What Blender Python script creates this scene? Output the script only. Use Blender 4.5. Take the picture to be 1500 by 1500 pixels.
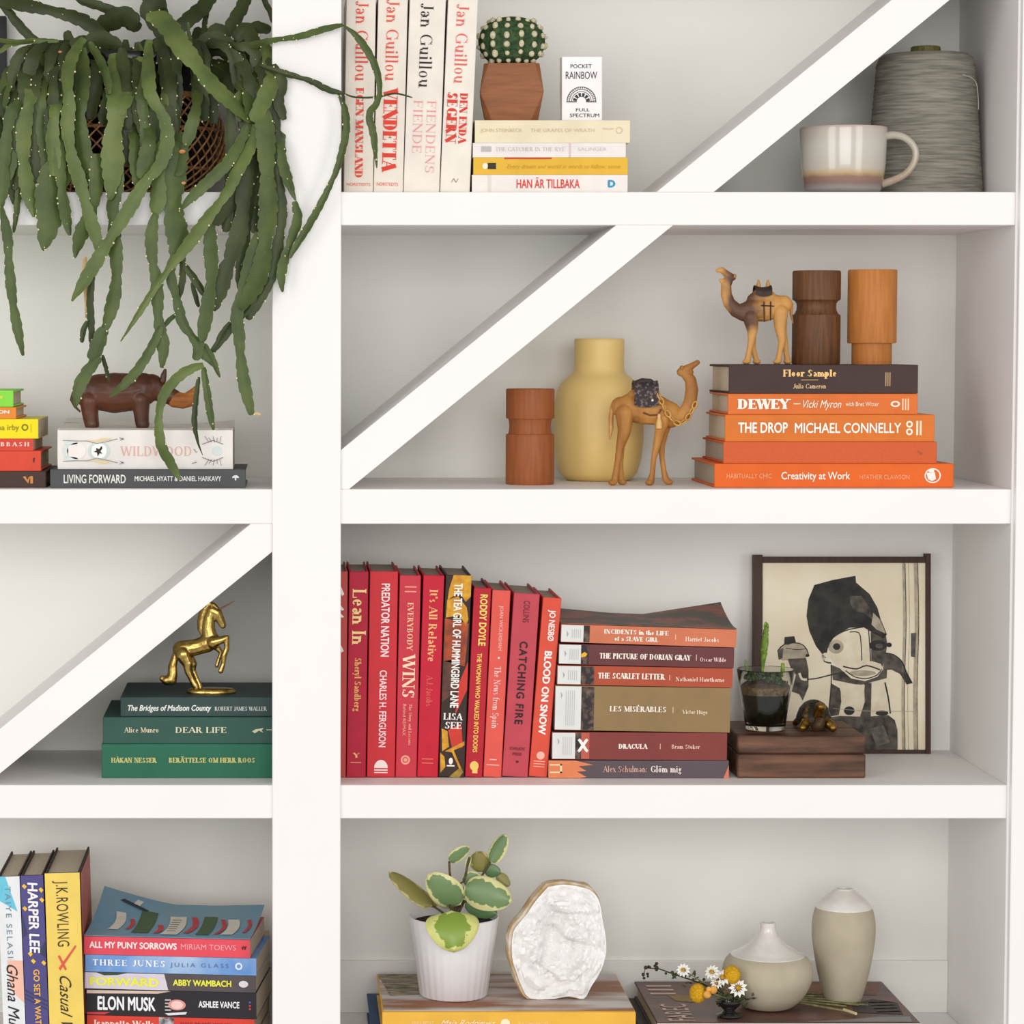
import bpy, bmesh, math, random
from mathutils import Vector, Matrix, noise as mnoise

for _o in list(bpy.data.objects):
    bpy.data.objects.remove(_o, do_unlink=True)
SC = bpy.context.scene
COL = SC.collection

# ------------------------------------------------------------------ camera
U = 0.00076                 # metres per photo pixel on the bookcase front plane
FPX = 4250.0                # focal length in photo pixels
XC, YC = 417.0, 750.0       # optical centre of the photo (it is a crop of a wider frame)
PITCH = math.atan(245.0 / FPX)
CY = FPX * U                # camera distance from the bookcase front
CAMZ = 1.5
cam_d = bpy.data.cameras.new('camera')
cam = bpy.data.objects.new('camera', cam_d)
COL.objects.link(cam)
cam.location = (0, -CY, CAMZ)
cam.rotation_euler = (math.pi / 2 - PITCH, 0, 0)
cam_d.sensor_width = 36.0
cam_d.lens = FPX / 1500.0 * 36.0
cam_d.shift_x = (750.0 - XC) / 1500.0
cam_d.clip_end = 100
SC.camera = cam

# ------------------------------------------------------------------ light
world = bpy.data.worlds.new('daylight')
SC.world = world
world.use_nodes = True
_bg = world.node_tree.nodes['Background']
_bg.inputs[0].default_value = (1.0, 0.98, 0.962, 1)
_bg.inputs[1].default_value = 0.58

def area_light(name, loc, target, sx, sy, power, color):
    d = bpy.data.lights.new(name, 'AREA')
    d.shape = 'RECTANGLE'; d.size = sx; d.size_y = sy
    d.energy = power; d.color = color
    o = bpy.data.objects.new(name, d); COL.objects.link(o)
    o.location = loc
    o.rotation_euler = (Vector(target) - Vector(loc)).to_track_quat('-Z', 'Y').to_euler()
    return o
area_light('window_light_left', (-2.3, -3.2, 1.9), (0.2, 0, 1.35), 1.5, 1.9, 33, (1.0, 0.985, 0.96))
area_light('window_light_right', (2.9, -3.4, 1.9), (0.3, 0, 1.3), 1.3, 1.9, 29, (1.0, 0.97, 0.94))
area_light('fill_light_rear', (0.1, -5.6, 2.0), (0.2, 0, 1.3), 3.2, 2.0, 106, (1.0, 0.985, 0.965))  # added frontal fill behind the camera, no window known there
SC.view_settings.view_transform = 'Standard'
SC.view_settings.look = 'None'
SC.view_settings.gamma = 1.0
SC.view_settings.use_curve_mapping = False
SC.view_settings.exposure = 0.0

# ------------------------------------------------------------------ helpers
_c, _s = math.cos(PITCH), math.sin(PITCH)
def W(px, py, y):
    """point of the plane Y=y that the photo pixel (px, py) shows"""
    dx = (px - XC) / FPX; dy = (YC - py) / FPX
    d = Vector((dx, _c + dy * _s, -_s + dy * _c))
    t = (y + CY) / d.y
    return Vector((0, -CY, CAMZ)) + d * t
def sc(y):
    return U * (CY + y) / CY
def lin(v):
    v /= 255.0
    return v / 12.92 if v <= 0.04045 else ((v + 0.055) / 1.055) ** 2.4
def rgb(r, g, b):
    return (lin(r), lin(g), lin(b), 1.0)

MATS = {}
def mat(name, c, rough=0.6, metal=0.0, c2=None, scale=20.0, stretch=(1, 1, 1), detail=4.0,
        bump=0.0, bscale=200.0, spec=0.4, coat=0.0, trans=0.0, ior=1.45, lo=0.35, hi=0.65, sss=0.0):
    if name in MATS:
        return MATS[name]
    m = bpy.data.materials.new(name); m.use_nodes = True
    nt = m.node_tree; b = nt.nodes['Principled BSDF']
    b.inputs['Base Color'].default_value = rgb(*c)
    b.inputs['Roughness'].default_value = rough
    b.inputs['Metallic'].default_value = metal
    b.inputs['Specular IOR Level'].default_value = spec
    b.inputs['Coat Weight'].default_value = coat
    b.inputs['Transmission Weight'].default_value = trans
    b.inputs['IOR'].default_value = ior
    tc = nt.nodes.new('ShaderNodeTexCoord')
    if c2 is None:
        c2 = tuple(max(0, int(v * 0.96)) for v in c)
    mp = nt.nodes.new('ShaderNodeMapping'); mp.inputs['Scale'].default_value = stretch
    nt.links.new(tc.outputs['Object'], mp.inputs['Vector'])
    nz = nt.nodes.new('ShaderNodeTexNoise'); nz.inputs['Scale'].default_value = scale
    nz.inputs['Detail'].default_value = detail
    nt.links.new(mp.outputs['Vector'], nz.inputs['Vector'])
    rp = nt.nodes.new('ShaderNodeValToRGB')
    rp.color_ramp.elements[0].position = lo; rp.color_ramp.elements[1].position = hi
    rp.color_ramp.elements[0].color = rgb(*c); rp.color_ramp.elements[1].color = rgb(*c2)
    nt.links.new(nz.outputs['Fac'], rp.inputs['Fac'])
    nt.links.new(rp.outputs['Color'], b.inputs['Base Color'])
    if bump:
        n2 = nt.nodes.new('ShaderNodeTexNoise'); n2.inputs['Scale'].default_value = bscale
        n2.inputs['Detail'].default_value = 3
        nt.links.new(mp.outputs['Vector'], n2.inputs['Vector'])
        bp = nt.nodes.new('ShaderNodeBump'); bp.inputs['Strength'].default_value = bump
        bp.inputs['Distance'].default_value = 0.001
        nt.links.new(n2.outputs['Fac'], bp.inputs['Height'])
        nt.links.new(bp.outputs['Normal'], b.inputs['Normal'])
    MATS[name] = m
    return m
def ramp_mat(name, axis, stops, rough=0.5, noise=0.0, nscale=40.0, metal=0.0, coat=0.0, spec=0.4, wob=1.0, below=None):
    """colour bands that belong to the thing, along one local axis (position in metres, colour)"""
    if name in MATS: return MATS[name]
    m = bpy.data.materials.new(name); m.use_nodes = True
    nt = m.node_tree; b = nt.nodes['Principled BSDF']
    b.inputs['Roughness'].default_value = rough; b.inputs['Metallic'].default_value = metal
    b.inputs['Coat Weight'].default_value = coat; b.inputs['Specular IOR Level'].default_value = spec
    tc = nt.nodes.new('ShaderNodeTexCoord'); sx = nt.nodes.new('ShaderNodeSeparateXYZ')
    nt.links.new(tc.outputs['Object'], sx.inputs[0])
    lo = stops[0][0]; hi = stops[-1][0]
    nz = nt.nodes.new('ShaderNodeTexNoise'); nz.inputs['Scale'].default_value = nscale
    nt.links.new(tc.outputs['Object'], nz.inputs['Vector'])
    mu = nt.nodes.new('ShaderNodeMath'); mu.operation = 'MULTIPLY_ADD'
    mu.inputs[1].default_value = noise * wob; mu.inputs[2].default_value = -noise * wob * 0.5
    nt.links.new(nz.outputs['Fac'], mu.inputs[0])
    ad = nt.nodes.new('ShaderNodeMath'); ad.operation = 'ADD'
    nt.links.new(sx.outputs['XYZ'.index(axis)], ad.inputs[0]); nt.links.new(mu.outputs[0], ad.inputs[1])
    mr = nt.nodes.new('ShaderNodeMapRange'); mr.inputs['From Min'].default_value = lo; mr.inputs['From Max'].default_value = hi
    nt.links.new(ad.outputs[0], mr.inputs['Value'])
    rp = nt.nodes.new('ShaderNodeValToRGB')
    els = rp.color_ramp.elements
    while len(els) < len(stops): els.new(0.5)
    for e, (p, c) in zip(els, stops):
        e.position = (p - lo) / (hi - lo); e.color = rgb(*c)
    nt.links.new(mr.outputs['Result'], rp.inputs['Fac'])
    out = rp.outputs['Color']
    if below:                       # second colour under a given height
        z0, cb = below
        m2 = nt.nodes.new('ShaderNodeMapRange'); m2.inputs['From Min'].default_value = z0 - 0.006; m2.inputs['From Max'].default_value = z0 + 0.006
        ad2 = nt.nodes.new('ShaderNodeMath'); ad2.operation = 'ADD'
        nt.links.new(sx.outputs[2], ad2.inputs[0]); nt.links.new(mu.outputs[0], ad2.inputs[1]); nt.links.new(ad2.outputs[0], m2.inputs['Value'])
        mx = nt.nodes.new('ShaderNodeMixRGB'); mx.inputs[1].default_value = rgb(*cb)
        nt.links.new(m2.outputs['Result'], mx.inputs[0]); nt.links.new(out, mx.inputs[2]); out = mx.outputs[0]
    nt.links.new(out, b.inputs['Base Color'])
    MATS[name] = m
    return m
def wood(name, c, c2, rough=0.55, axis='Z', scale=1.0):
    st = {'Z': (1, 1, 0.09), 'X': (0.09, 1, 1), 'Y': (1, 0.09, 1)}[axis]
    return mat(name, c, rough, c2=c2, scale=260 * scale, stretch=st, detail=6, bump=0.12, bscale=500, lo=0.25, hi=0.85)

def thing(name, label, cat, loc, group=None, rot=None):
    o = bpy.data.objects.new(name, None); COL.objects.link(o)
    o.empty_display_size = 0.02
    o.location = loc
    if rot: o.rotation_euler = rot
    o['label'] = label; o['category'] = cat
    if group: o['group'] = group
    return o

class MB:
    def __init__(s):
        s.v = []; s.f = []; s.uv = None
    def add(s, vs, fs):
        n = len(s.v); s.v += [Vector(p) for p in vs]; s.f += [tuple(i + n for i in f) for f in fs]
        return s
    def box(s, x0, x1, y0, y1, z0, z1):
        return s.add([(x0, y0, z0), (x1, y0, z0), (x1, y1, z0), (x0, y1, z0), (x0, y0, z1), (x1, y0, z1), (x1, y1, z1), (x0, y1, z1)],
                     [(0, 3, 2, 1), (4, 5, 6, 7), (0, 1, 5, 4), (1, 2, 6, 5), (2, 3, 7, 6), (3, 0, 4, 7)])
    def prism(s, pts, y0, y1):
        """pts: (x, z) outline, extruded along y"""
        n = len(pts)
        vs = [(p[0], y0, p[1]) for p in pts] + [(p[0], y1, p[1]) for p in pts]
        a = sum(pts[i][0] * pts[(i + 1) % n][1] - pts[(i + 1) % n][0] * pts[i][1] for i in range(n))
        idx = list(range(n)) if a > 0 else list(range(n))[::-1]
        fs = [tuple(idx), tuple(i + n for i in reversed(idx))]
        for k in range(n):
            i, j = idx[k], idx[(k + 1) % n]
            fs.append((j, i, i + n, j + n))
        return s.add(vs, fs)
    def lathe(s, prof, seg=56, c=(0, 0, 0), fn=None):
        vs = []; fs = []; rows = []
        for r, z in prof:
            if r <= 1e-6:
                rows.append([len(vs)]); vs.append((c[0], c[1], c[2] + z))
            else:
                row = []
                for k in range(seg):
                    a = 2 * math.pi * k / seg
                    rr = r * (fn(a, z) if fn else 1)
                    row.append(len(vs)); vs.append((c[0] + rr * math.cos(a), c[1] + rr * math.sin(a), c[2] + z))
                rows.append(row)
        for A, B in zip(rows, rows[1:]):
            for k in range(seg):
                k2 = (k + 1) % seg
                if len(A) == 1 and len(B) == 1: break
                if len(A) == 1: fs.append((A[0], B[k2], B[k])) 
                elif len(B) == 1: fs.append((A[k], A[k2], B[0]))
                else: fs.append((A[k], A[k2], B[k2], B[k]))
        return s.add(vs, fs)
    def tube(s, pts, rad, seg=8, closed=False, flat=None):
        pts = [Vector(p) for p in pts]; n = len(pts)
        if not hasattr(rad, '__len__'): rad = [rad] * n
        vs = []; fs = []
        up = None
        for i, p in enumerate(pts):
            if closed: t = (pts[(i + 1) % n] - pts[i - 1])
            else: t = (pts[min(i + 1, n - 1)] - pts[max(i - 1, 0)])
            if t.length < 1e-9: t = Vector((0, 0, 1))
            t.normalize()
            if up is None:
                up = Vector((0, 1, 0)) if abs(t.y) < 0.9 else Vector((1, 0, 0))
            a = t.cross(up).normalized(); b = a.cross(t).normalized(); up = b
            for k in range(seg):
                an = 2 * math.pi * k / seg
                vs.append(p + (a * math.cos(an) + b * math.sin(an)) * rad[i])
        m = n if closed else n - 1
        for i in range(m):
            j = (i + 1) % n
            for k in range(seg):
                k2 = (k + 1) % seg
                fs.append((i * seg + k, i * seg + k2, j * seg + k2, j * seg + k))
        if not closed:
            fs.append(tuple(range(seg))[::-1]); fs.append(tuple((n - 1) * seg + k for k in range(seg)))
        return s.add(vs, fs)
    def ball(s, c, r, ry=1.0, rz=1.0, nu=14, nv=9, rot=None):
        prof = [(math.sin(math.pi * i / nv), -math.cos(math.pi * i / nv)) for i in range(nv + 1)]
        prof[0] = (0, -1); prof[-1] = (0, 1)
        t = MB().lathe(prof, nu)
        vs = [Vector((p.x * r, p.y * r * ry, p.z * r * rz)) for p in t.v]
        if rot: vs = [rot @ p for p in vs]
        return s.add([p + Vector(c) for p in vs], t.f)
    def chain(s, pts, flat=0.8, seg=12):
        """tapered chain of balls and cones [(x, y, z, r)], meant to be fused by a remesh"""
        for (x, y, z, r) in pts:
            s.ball((x, y, z), r, flat, 1.0, 14, 10)
        for A, B in zip(pts, pts[1:]):
            p, q = Vector(A[:3]), Vector(B[:3])
            t = (q - p)
            if t.length < 1e-6: continue
            t.normalize()
            yv = Vector((0, 1, 0)); a = t.cross(yv)
            if a.length < 0.2: a = Vector((1, 0, 0))
            a.normalize(); b = t.cross(a).normalized()
            vs = []
            for P, R in ((p, A[3]), (q, B[3])):
                for k in range(seg):
                    an = 2 * math.pi * k / seg
                    vs.append(P + a * R * math.cos(an) + b * R * flat * math.sin(an))
            fs = [(k, (k + 1) % seg, seg + (k + 1) % seg, seg + k) for k in range(seg)]
            fs += [tuple(range(seg))[::-1], tuple(range(seg, 2 * seg))]
            s.add(vs, fs)
        return s
    def build(s, name, m, parent=None, smooth=35, org=None, bevel=0.0, fix=True, kind=None):
        me = bpy.data.meshes.new(name)
        o3 = Vector(org) if org is not None else root_org(parent)
        me.from_pydata([tuple(p - o3) for p in s.v], [], s.f)
        me.update()
        if fix:
            bm = bmesh.new(); bm.from_mesh(me)
            bmesh.ops.recalc_face_normals(bm, faces=bm.faces[:])
            bm.to_mesh(me); bm.free()
        if s.uv is not None:
            ul = me.uv_layers.new(name='UVMap')
            for li, lp in enumerate(me.loops):
                ul.data[li].uv = s.uv[lp.vertex_index]
        if smooth:
            for p in me.polygons: p.use_smooth = True
            if smooth < 180: me.set_sharp_from_angle(angle=math.radians(smooth))
        me.materials.append(m)
        o = bpy.data.objects.new(name, me); COL.objects.link(o)
        if parent is not None: o.parent = parent
        if bevel:
            bv = o.modifiers.new('soft_edges', 'BEVEL'); bv.width = bevel; bv.segments = 2; bv.limit_method = 'ANGLE'
        if kind: o['kind'] = kind
        return o
def root_org(parent):
    if parent is None: return Vector((0, 0, 0))
    r = parent
    while r.parent is not None: r = r.parent
    return Vector((0, 0, 0)) if r.name in LOCAL else r.location.copy()
LOCAL = set()
def local(t):
    LOCAL.add(t.name)
    return t
def remesh(o, vox, it=4):
    r = o.modifiers.new('fuse', 'REMESH'); r.mode = 'VOXEL'; r.voxel_size = vox; r.use_smooth_shade = True
    m = o.modifiers.new('smooth', 'SMOOTH'); m.factor = 0.5; m.iterations = it
    return o
def catmull(pts, step):
    """resample a polyline (tuples of any length) with a Catmull-Rom curve"""
    P = [tuple(p) for p in pts]; out = []
    if len(P) == 2:
        P = [P[0], tuple((a + b) / 2 for a, b in zip(*P)), P[1]]
    for i in range(len(P) - 1):
        p0 = P[max(i - 1, 0)]; p1 = P[i]; p2 = P[i + 1]; p3 = P[min(i + 2, len(P) - 1)]
        L = math.hypot(p2[0] - p1[0], p2[1] - p1[1]); n = max(2, int(L / step))
        for k in range(n):
            t = k / n
            out.append(tuple(0.5 * (2 * b + (c - a) * t + (2 * a - 5 * b + 4 * c - d) * t * t + (3 * b - a - 3 * c + d) * t ** 3)
                             for a, b, c, d in zip(p0, p1, p2, p3)))
    out.append(P[-1])
    return out

# ------------------------------------------------------------------ lettering
_fc = {}
def sans_poly(txt, bold=0.0, space=1.0, shear=0.0):
    """outline of a line in Blender's built-in sans face: (verts2d, faces, cap height)"""
    key = (txt, bold, space, shear)
    if key in _fc: return _fc[key]
    cu = bpy.data.curves.new('lettering', 'FONT'); cu.body = txt; cu.size = 1.0
    cu.space_character = space; cu.shear = shear
    cu.fill_mode = 'FRONT'; cu.resolution_u = 3
    o = bpy.data.objects.new('lettering', cu)
    me = o.to_mesh()
    vs = [(v.co.x, v.co.y) for v in me.vertices]; fs = [tuple(p.vertices) for p in me.polygons]
    o.to_mesh_clear()
    if bold:                        # heavier weight: the same line laid over itself with small shifts
        n = len(vs); base_v, base_f = vs[:], fs[:]
        for dx, dy in ((bold, 0), (-bold, 0), (0, bold * .8), (0, -bold * .8)):
            k = len(vs); vs += [(x + dx, y + dy) for x, y in base_v]; fs += [tuple(i + k for i in f) for f in base_f]
    bpy.data.objects.remove(o); bpy.data.curves.remove(cu)
    _fc[key] = (vs, fs)
    return _fc[key]
_cap = None

# own serif face: every glyph is drawn with upright thick and level thin strokes plus serifs
def _G():
    g = {}
    def l(x0, y0, x1, y1, w='m'): return ('l', x0, y0, x1, y1, w)
    def a(cx, cy, rx, ry, a0, a1): return ('a', cx, cy, rx, ry, a0, a1)
    def st(x, y0=0.0, y1=1.0, t=1, b=1):
        r = [l(x, y0, x, y1, 'T')]
        if b: r.append(('s', x, y0, 0.13))
        if t: r.append(('s', x, y1, 0.13) if t == 1 else ('q', x, y1, 0.13))
        return r
    X = 0.66
    g['A'] = [l(.05, 0, .40, 1, 't'), l(.40, 1, .75, 0, 'T'), l(.17, .34, .62, .34, 't'), ('s', .05, 0, .1), ('s', .75, 0, .13)], .82
    g['B'] = st(.16) + [l(.1, 1, .36, 1, 't'), l(.16, .53, .38, .53, 't'), l(.1, 0, .38, 0, 't'), a(.36, .765, .24, .235, -90, 90), a(.38, .265, .28, .265, -90, 90)], .74
    g['C'] = [a(.46, .5, .4, .5, 48, 312), l(.74, .66, .74, 1, 't'), l(.74, 0, .74, .3, 't')], .82
    g['D'] = st(.16) + [l(.1, 1, .36, 1, 't'), l(.1, 0, .36, 0, 't'), a(.36, .5, .42, .5, -90, 90)], .86
    g['E'] = st(.16) + [l(.1, 1, .62, 1, 't'), l(.16, .52, .5, .52, 't'), l(.1, 0, .64, 0, 't'), l(.62, .78, .62, 1, 't'), l(.5, .4, .5, .64, 't'), l(.64, 0, .64, .24, 't')], .70
    g['F'] = st(.16) + [l(.1, 1, .62, 1, 't'), l(.16, .52, .5, .52, 't'), l(.62, .76, .62, 1, 't'), l(.5, .4, .5, .64, 't')], .68
    g['G'] = [a(.46, .5, .4, .5, 48, 300), l(.74, .66, .74, 1, 't'), l(.74, .05, .74, .42, 'T'), ('s', .74, .42, .13)], .88
    g['H'] = st(.16) + st(.72) + [l(.16, .52, .72, .52, 't')], .88
    g['I'] = st(.18), .36
    g['J'] = [l(.34, .2, .34, 1, 'T'), ('s', .34, 1, .13), a(.18, .16, .16, .2, 180, 360)], .46
    g['K'] = st(.16) + [l(.18, .4, .66, 1, 't'), l(.32, .56, .72, 0, 'T'), ('s', .66, 1, .12), ('s', .74, 0, .12)], .82
    g['L'] = st(.16) + [l(.1, 0, .62, 0, 't'), l(.62, 0, .62, .3, 't')], .66
    g['M'] = [l(.14, 0, .14, 1, 't'), l(.14, 1, .5, .05, 'T'), l(.5, .05, .86, 1, 't'), l(.86, 0, .86, 1, 'T'), ('s', .14, 0, .1), ('s', .86, 0, .13), ('s', .1, 1, .08), ('s', .9, 1, .1)], 1.0
    g['N'] = [l(.14, 0, .14, 1, 't'), l(.14, 1, .74, 0, 'T'), l(.74, 0, .74, 1, 't'), ('s', .14, 0, .1), ('s', .74, 1, .1), ('s', .1, 1, .08)], .88
    g['O'] = [a(.47, .5, .4, .5, 0, 360)], .94
    g['P'] = st(.16) + [l(.1, 1, .36, 1, 't'), l(.16, .46, .36, .46, 't'), a(.36, .73, .27, .27, -90, 90)], .70
    g['Q'] = g['O'][0] + [l(.5, .05, .84, -.2, 'T')], .94
    g['R'] = st(.16) + [l(.1, 1, .36, 1, 't'), l(.16, .5, .36, .5, 't'), a(.36, .75, .25, .25, -90, 90), l(.38, .5, .68, 0, 'T'), ('s', .72, 0, .1)], .80
    g['S'] = [a(.34, .74, .24, .26, 40, 260), a(.34, .26, .26, .26, -140, 88), l(.58, .72, .58, .96, 't'), l(.08, .04, .08, .28, 't')], .68
    g['T'] = st(.38, t=0) + [l(.04, 1, .72, 1, 't'), l(.05, .76, .05, 1, 't'), l(.71, .76, .71, 1, 't')], .76
    g['U'] = [l(.16, .3, .16, 1, 'T'), ('s', .16, 1, .13), a(.44, .3, .28, .3, 180, 360), l(.72, .3, .72, 1, 't'), ('s', .72, 1, .1)], .86
    g['V'] = [l(.06, 1, .4, 0, 'T'), l(.4, 0, .74, 1, 't'), ('s', .06, 1, .12), ('s', .74, 1, .1)], .80
    g['W'] = [l(.06, 1, .34, 0, 'T'), l(.34, 0, .6, 1, 't'), l(.56, 1, .84, 0, 'T'), l(.84, 0, 1.1, 1, 't'), ('s', .06, 1, .12), ('s', .56, 1, .1), ('s', 1.1, 1, .1)], 1.16
    g['X'] = [l(.08, 1, .7, 0, 'T'), l(.08, 0, .68, 1, 't'), ('s', .08, 1, .1), ('s', .7, 0, .1), ('s', .08, 0, .1), ('s', .68, 1, .1)], .78
    g['Y'] = [l(.06, 1, .4, .46, 'T'), l(.4, .46, .72, 1, 't'), l(.4, 0, .4, .46, 'T'), ('s', .4, 0, .13), ('s', .06, 1, .12), ('s', .72, 1, .1)], .78
    g['Z'] = [l(.08, 1, .64, 1, 't'), l(.64, 1, .08, 0, 'T'), l(.08, 0, .66, 0, 't'), l(.08, .78, .08, 1, 't'), l(.66, 0, .66, .24, 't')], .72
    g['a'] = [l(.44, .12, .44, .48, 'T'), a(.26, .46, .18, .2, 0, 160), a(.26, .17, .18, .19, 20, 340), l(.44, .05, .56, .02, 't')], .58
    g['b'] = [l(.14, 0, .14, 1.02, 'T'), ('q', .14, 1.02, .1), a(.32, X / 2, .22, X / 2, -150, 150)], .62
    g['c'] = [a(.3, X / 2, .22, X / 2, 45, 315)], .54
    g['d'] = [l(.46, 0, .46, 1.02, 'T'), ('q', .46, 1.02, .1), ('s', .5, 0, .08), a(.28, X / 2, .22, X / 2, 30, 330)], .64
    g['e'] = [a(.3, X / 2, .23, X / 2, 0, 315), l(.09, X * .53, .52, X * .53, 't')], .58
    g['f'] = [l(.18, 0, .18, .82, 'T'), ('s', .18, 0, .12), a(.32, .82, .14, .2, 40, 180), l(.04, X, .36, X, 't')], .38
    g['g'] = [a(.28, .42, .19, .23, 0, 360), a(.28, -.12, .24, .18, 0, 360), l(.2, .2, .2, .06, 't'), l(.42, .6, .54, .66, 't')], .56
    g['h'] = [l(.14, 0, .14, 1.02, 'T'), ('q', .14, 1.02, .1), ('s', .14, 0, .12), a(.32, .44, .17, .22, 0, 170), l(.49, 0, .49, .44, 'T'), ('s', .49, 0, .12)], .64
    g['i'] = [l(.15, 0, .15, X, 'T'), ('q', .15, X, .1), ('s', .15, 0, .12), ('o', .15, .9, .085)], .30
    g['j'] = [l(.15, -.1, .15, X, 'T'), ('q', .15, X, .1), a(.02, -.1, .13, .16, 220, 360), ('o', .15, .9, .085)], .30
    g['k'] = [l(.14, 0, .14, 1.02, 'T'), ('q', .14, 1.02, .1), ('s', .14, 0, .12), l(.16, .26, .46, X, 't'), l(.26, .38, .5, 0, 'T'), ('s', .46, X, .1), ('s', .52, 0, .1)], .60
    g['l'] = [l(.15, 0, .15, 1.02, 'T'), ('q', .15, 1.02, .1), ('s', .15, 0, .12)], .30
    g['m'] = [l(.14, 0, .14, X, 'T'), ('q', .14, X, .1), ('s', .14, 0, .11), a(.3, .44, .16, .22, 0, 170), l(.46, 0, .46, .44, 'T'), ('s', .46, 0, .11), a(.62, .44, .16, .22, 0, 170), l(.78, 0, .78, .44, 'T'), ('s', .78, 0, .11)], .92
    g['n'] = [l(.14, 0, .14, X, 'T'), ('q', .14, X, .1), ('s', .14, 0, .12), a(.32, .44, .17, .22, 0, 170), l(.49, 0, .49, .44, 'T'), ('s', .49, 0, .12)], .64
    g['o'] = [a(.3, X / 2, .24, X / 2, 0, 360)], .60
    g['p'] = [l(.14, -.32, .14, X, 'T'), ('q', .14, X, .1), ('s', .14, -.32, .12), a(.32, X / 2, .22, X / 2, -150, 150)], .62
    g['q'] = [l(.46, -.32, .46, X, 'T'), ('s', .46, -.32, .12), a(.28, X / 2, .22, X / 2, 30, 330)], .62
    g['r'] = [l(.14, 0, .14, X, 'T'), ('q', .14, X, .1), ('s', .14, 0, .12), a(.32, .44, .17, .22, 60, 170), ('o', .4, .56, .07)], .44
    g['s'] = [a(.25, .48, .16, .18, 40, 265), a(.25, .18, .17, .18, -140, 90)], .48
    g['t'] = [l(.17, .12, .17, .9, 'T'), l(.03, X, .34, X, 't'), a(.28, .12, .11, .12, 180, 300)], .38
    g['u'] = [l(.14, .22, .14, X, 'T'), ('q', .14, X, .08), a(.31, .22, .17, .22, 180, 350), l(.48, 0, .48, X, 'T'), ('q', .48, X, .08), ('s', .53, 0, .07)], .64
    g['v'] = [l(.05, X, .29, 0, 'T'), l(.29, 0, .52, X, 't'), ('s', .05, X, .1), ('s', .52, X, .09)], .58
    g['w'] = [l(.05, X, .25, 0, 'T'), l(.25, 0, .43, X, 't'), l(.4, X, .6, 0, 'T'), l(.6, 0, .79, X, 't'), ('s', .05, X, .1), ('s', .79, X, .09)], .84
    g['x'] = [l(.06, X, .5, 0, 'T'), l(.06, 0, .48, X, 't'), ('s', .06, X, .09), ('s', .5, 0, .09)], .56
    g['y'] = [l(.05, X, .29, 0, 'T'), l(.16, -.3, .52, X, 't'), ('s', .05, X, .1), ('s', .52, X, .09), ('o', .12, -.26, .07)], .58
    g['z'] = [l(.06, X, .44, X, 't'), l(.44, X, .06, 0, 'T'), l(.06, 0, .46, 0, 't')], .52
    g['.'] = [('o', .12, .07, .08)], .26
    g[','] = [('o', .12, .07, .08), l(.14, .05, .06, -.16, 't')], .26
    g[':'] = [('o', .12, .07, .08), ('o', .12, .56, .08)], .28
    g["'"] = [l(.1, .72, .12, 1, 'T')], .2
    g['|'] = [l(.1, -.1, .1, 1, 't')], .24
    g['-'] = [l(.05, .34, .35, .34, 'T')], .4
    g['&'] = [a(.36, .75, .17, .23, 0, 360), a(.34, .27, .26, .27, 60, 400), l(.28, .6, .74, 0, 'T')], .82
    for acc, base in (('Å', 'A'), ('Ä', 'A'), ('Ö', 'O'), ('ö', 'o'), ('É', 'E'), ('ä', 'a')):
        s_, w_ = g[base]; top = 1.16 if base.isupper() else .9; cx = w_ * .5
        ex = [('o', cx - .14, top, .07), ('o', cx + .14, top, .07)]
        if acc == 'Å': ex = [a(cx, 1.16, .1, .1, 0, 360)]
        if acc == 'É': ex = [l(cx - .08, 1.08, cx + .1, 1.24, 'T')]
        g[acc] = (s_ + ex, w_)
    return g
GLYPH = _G()
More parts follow.
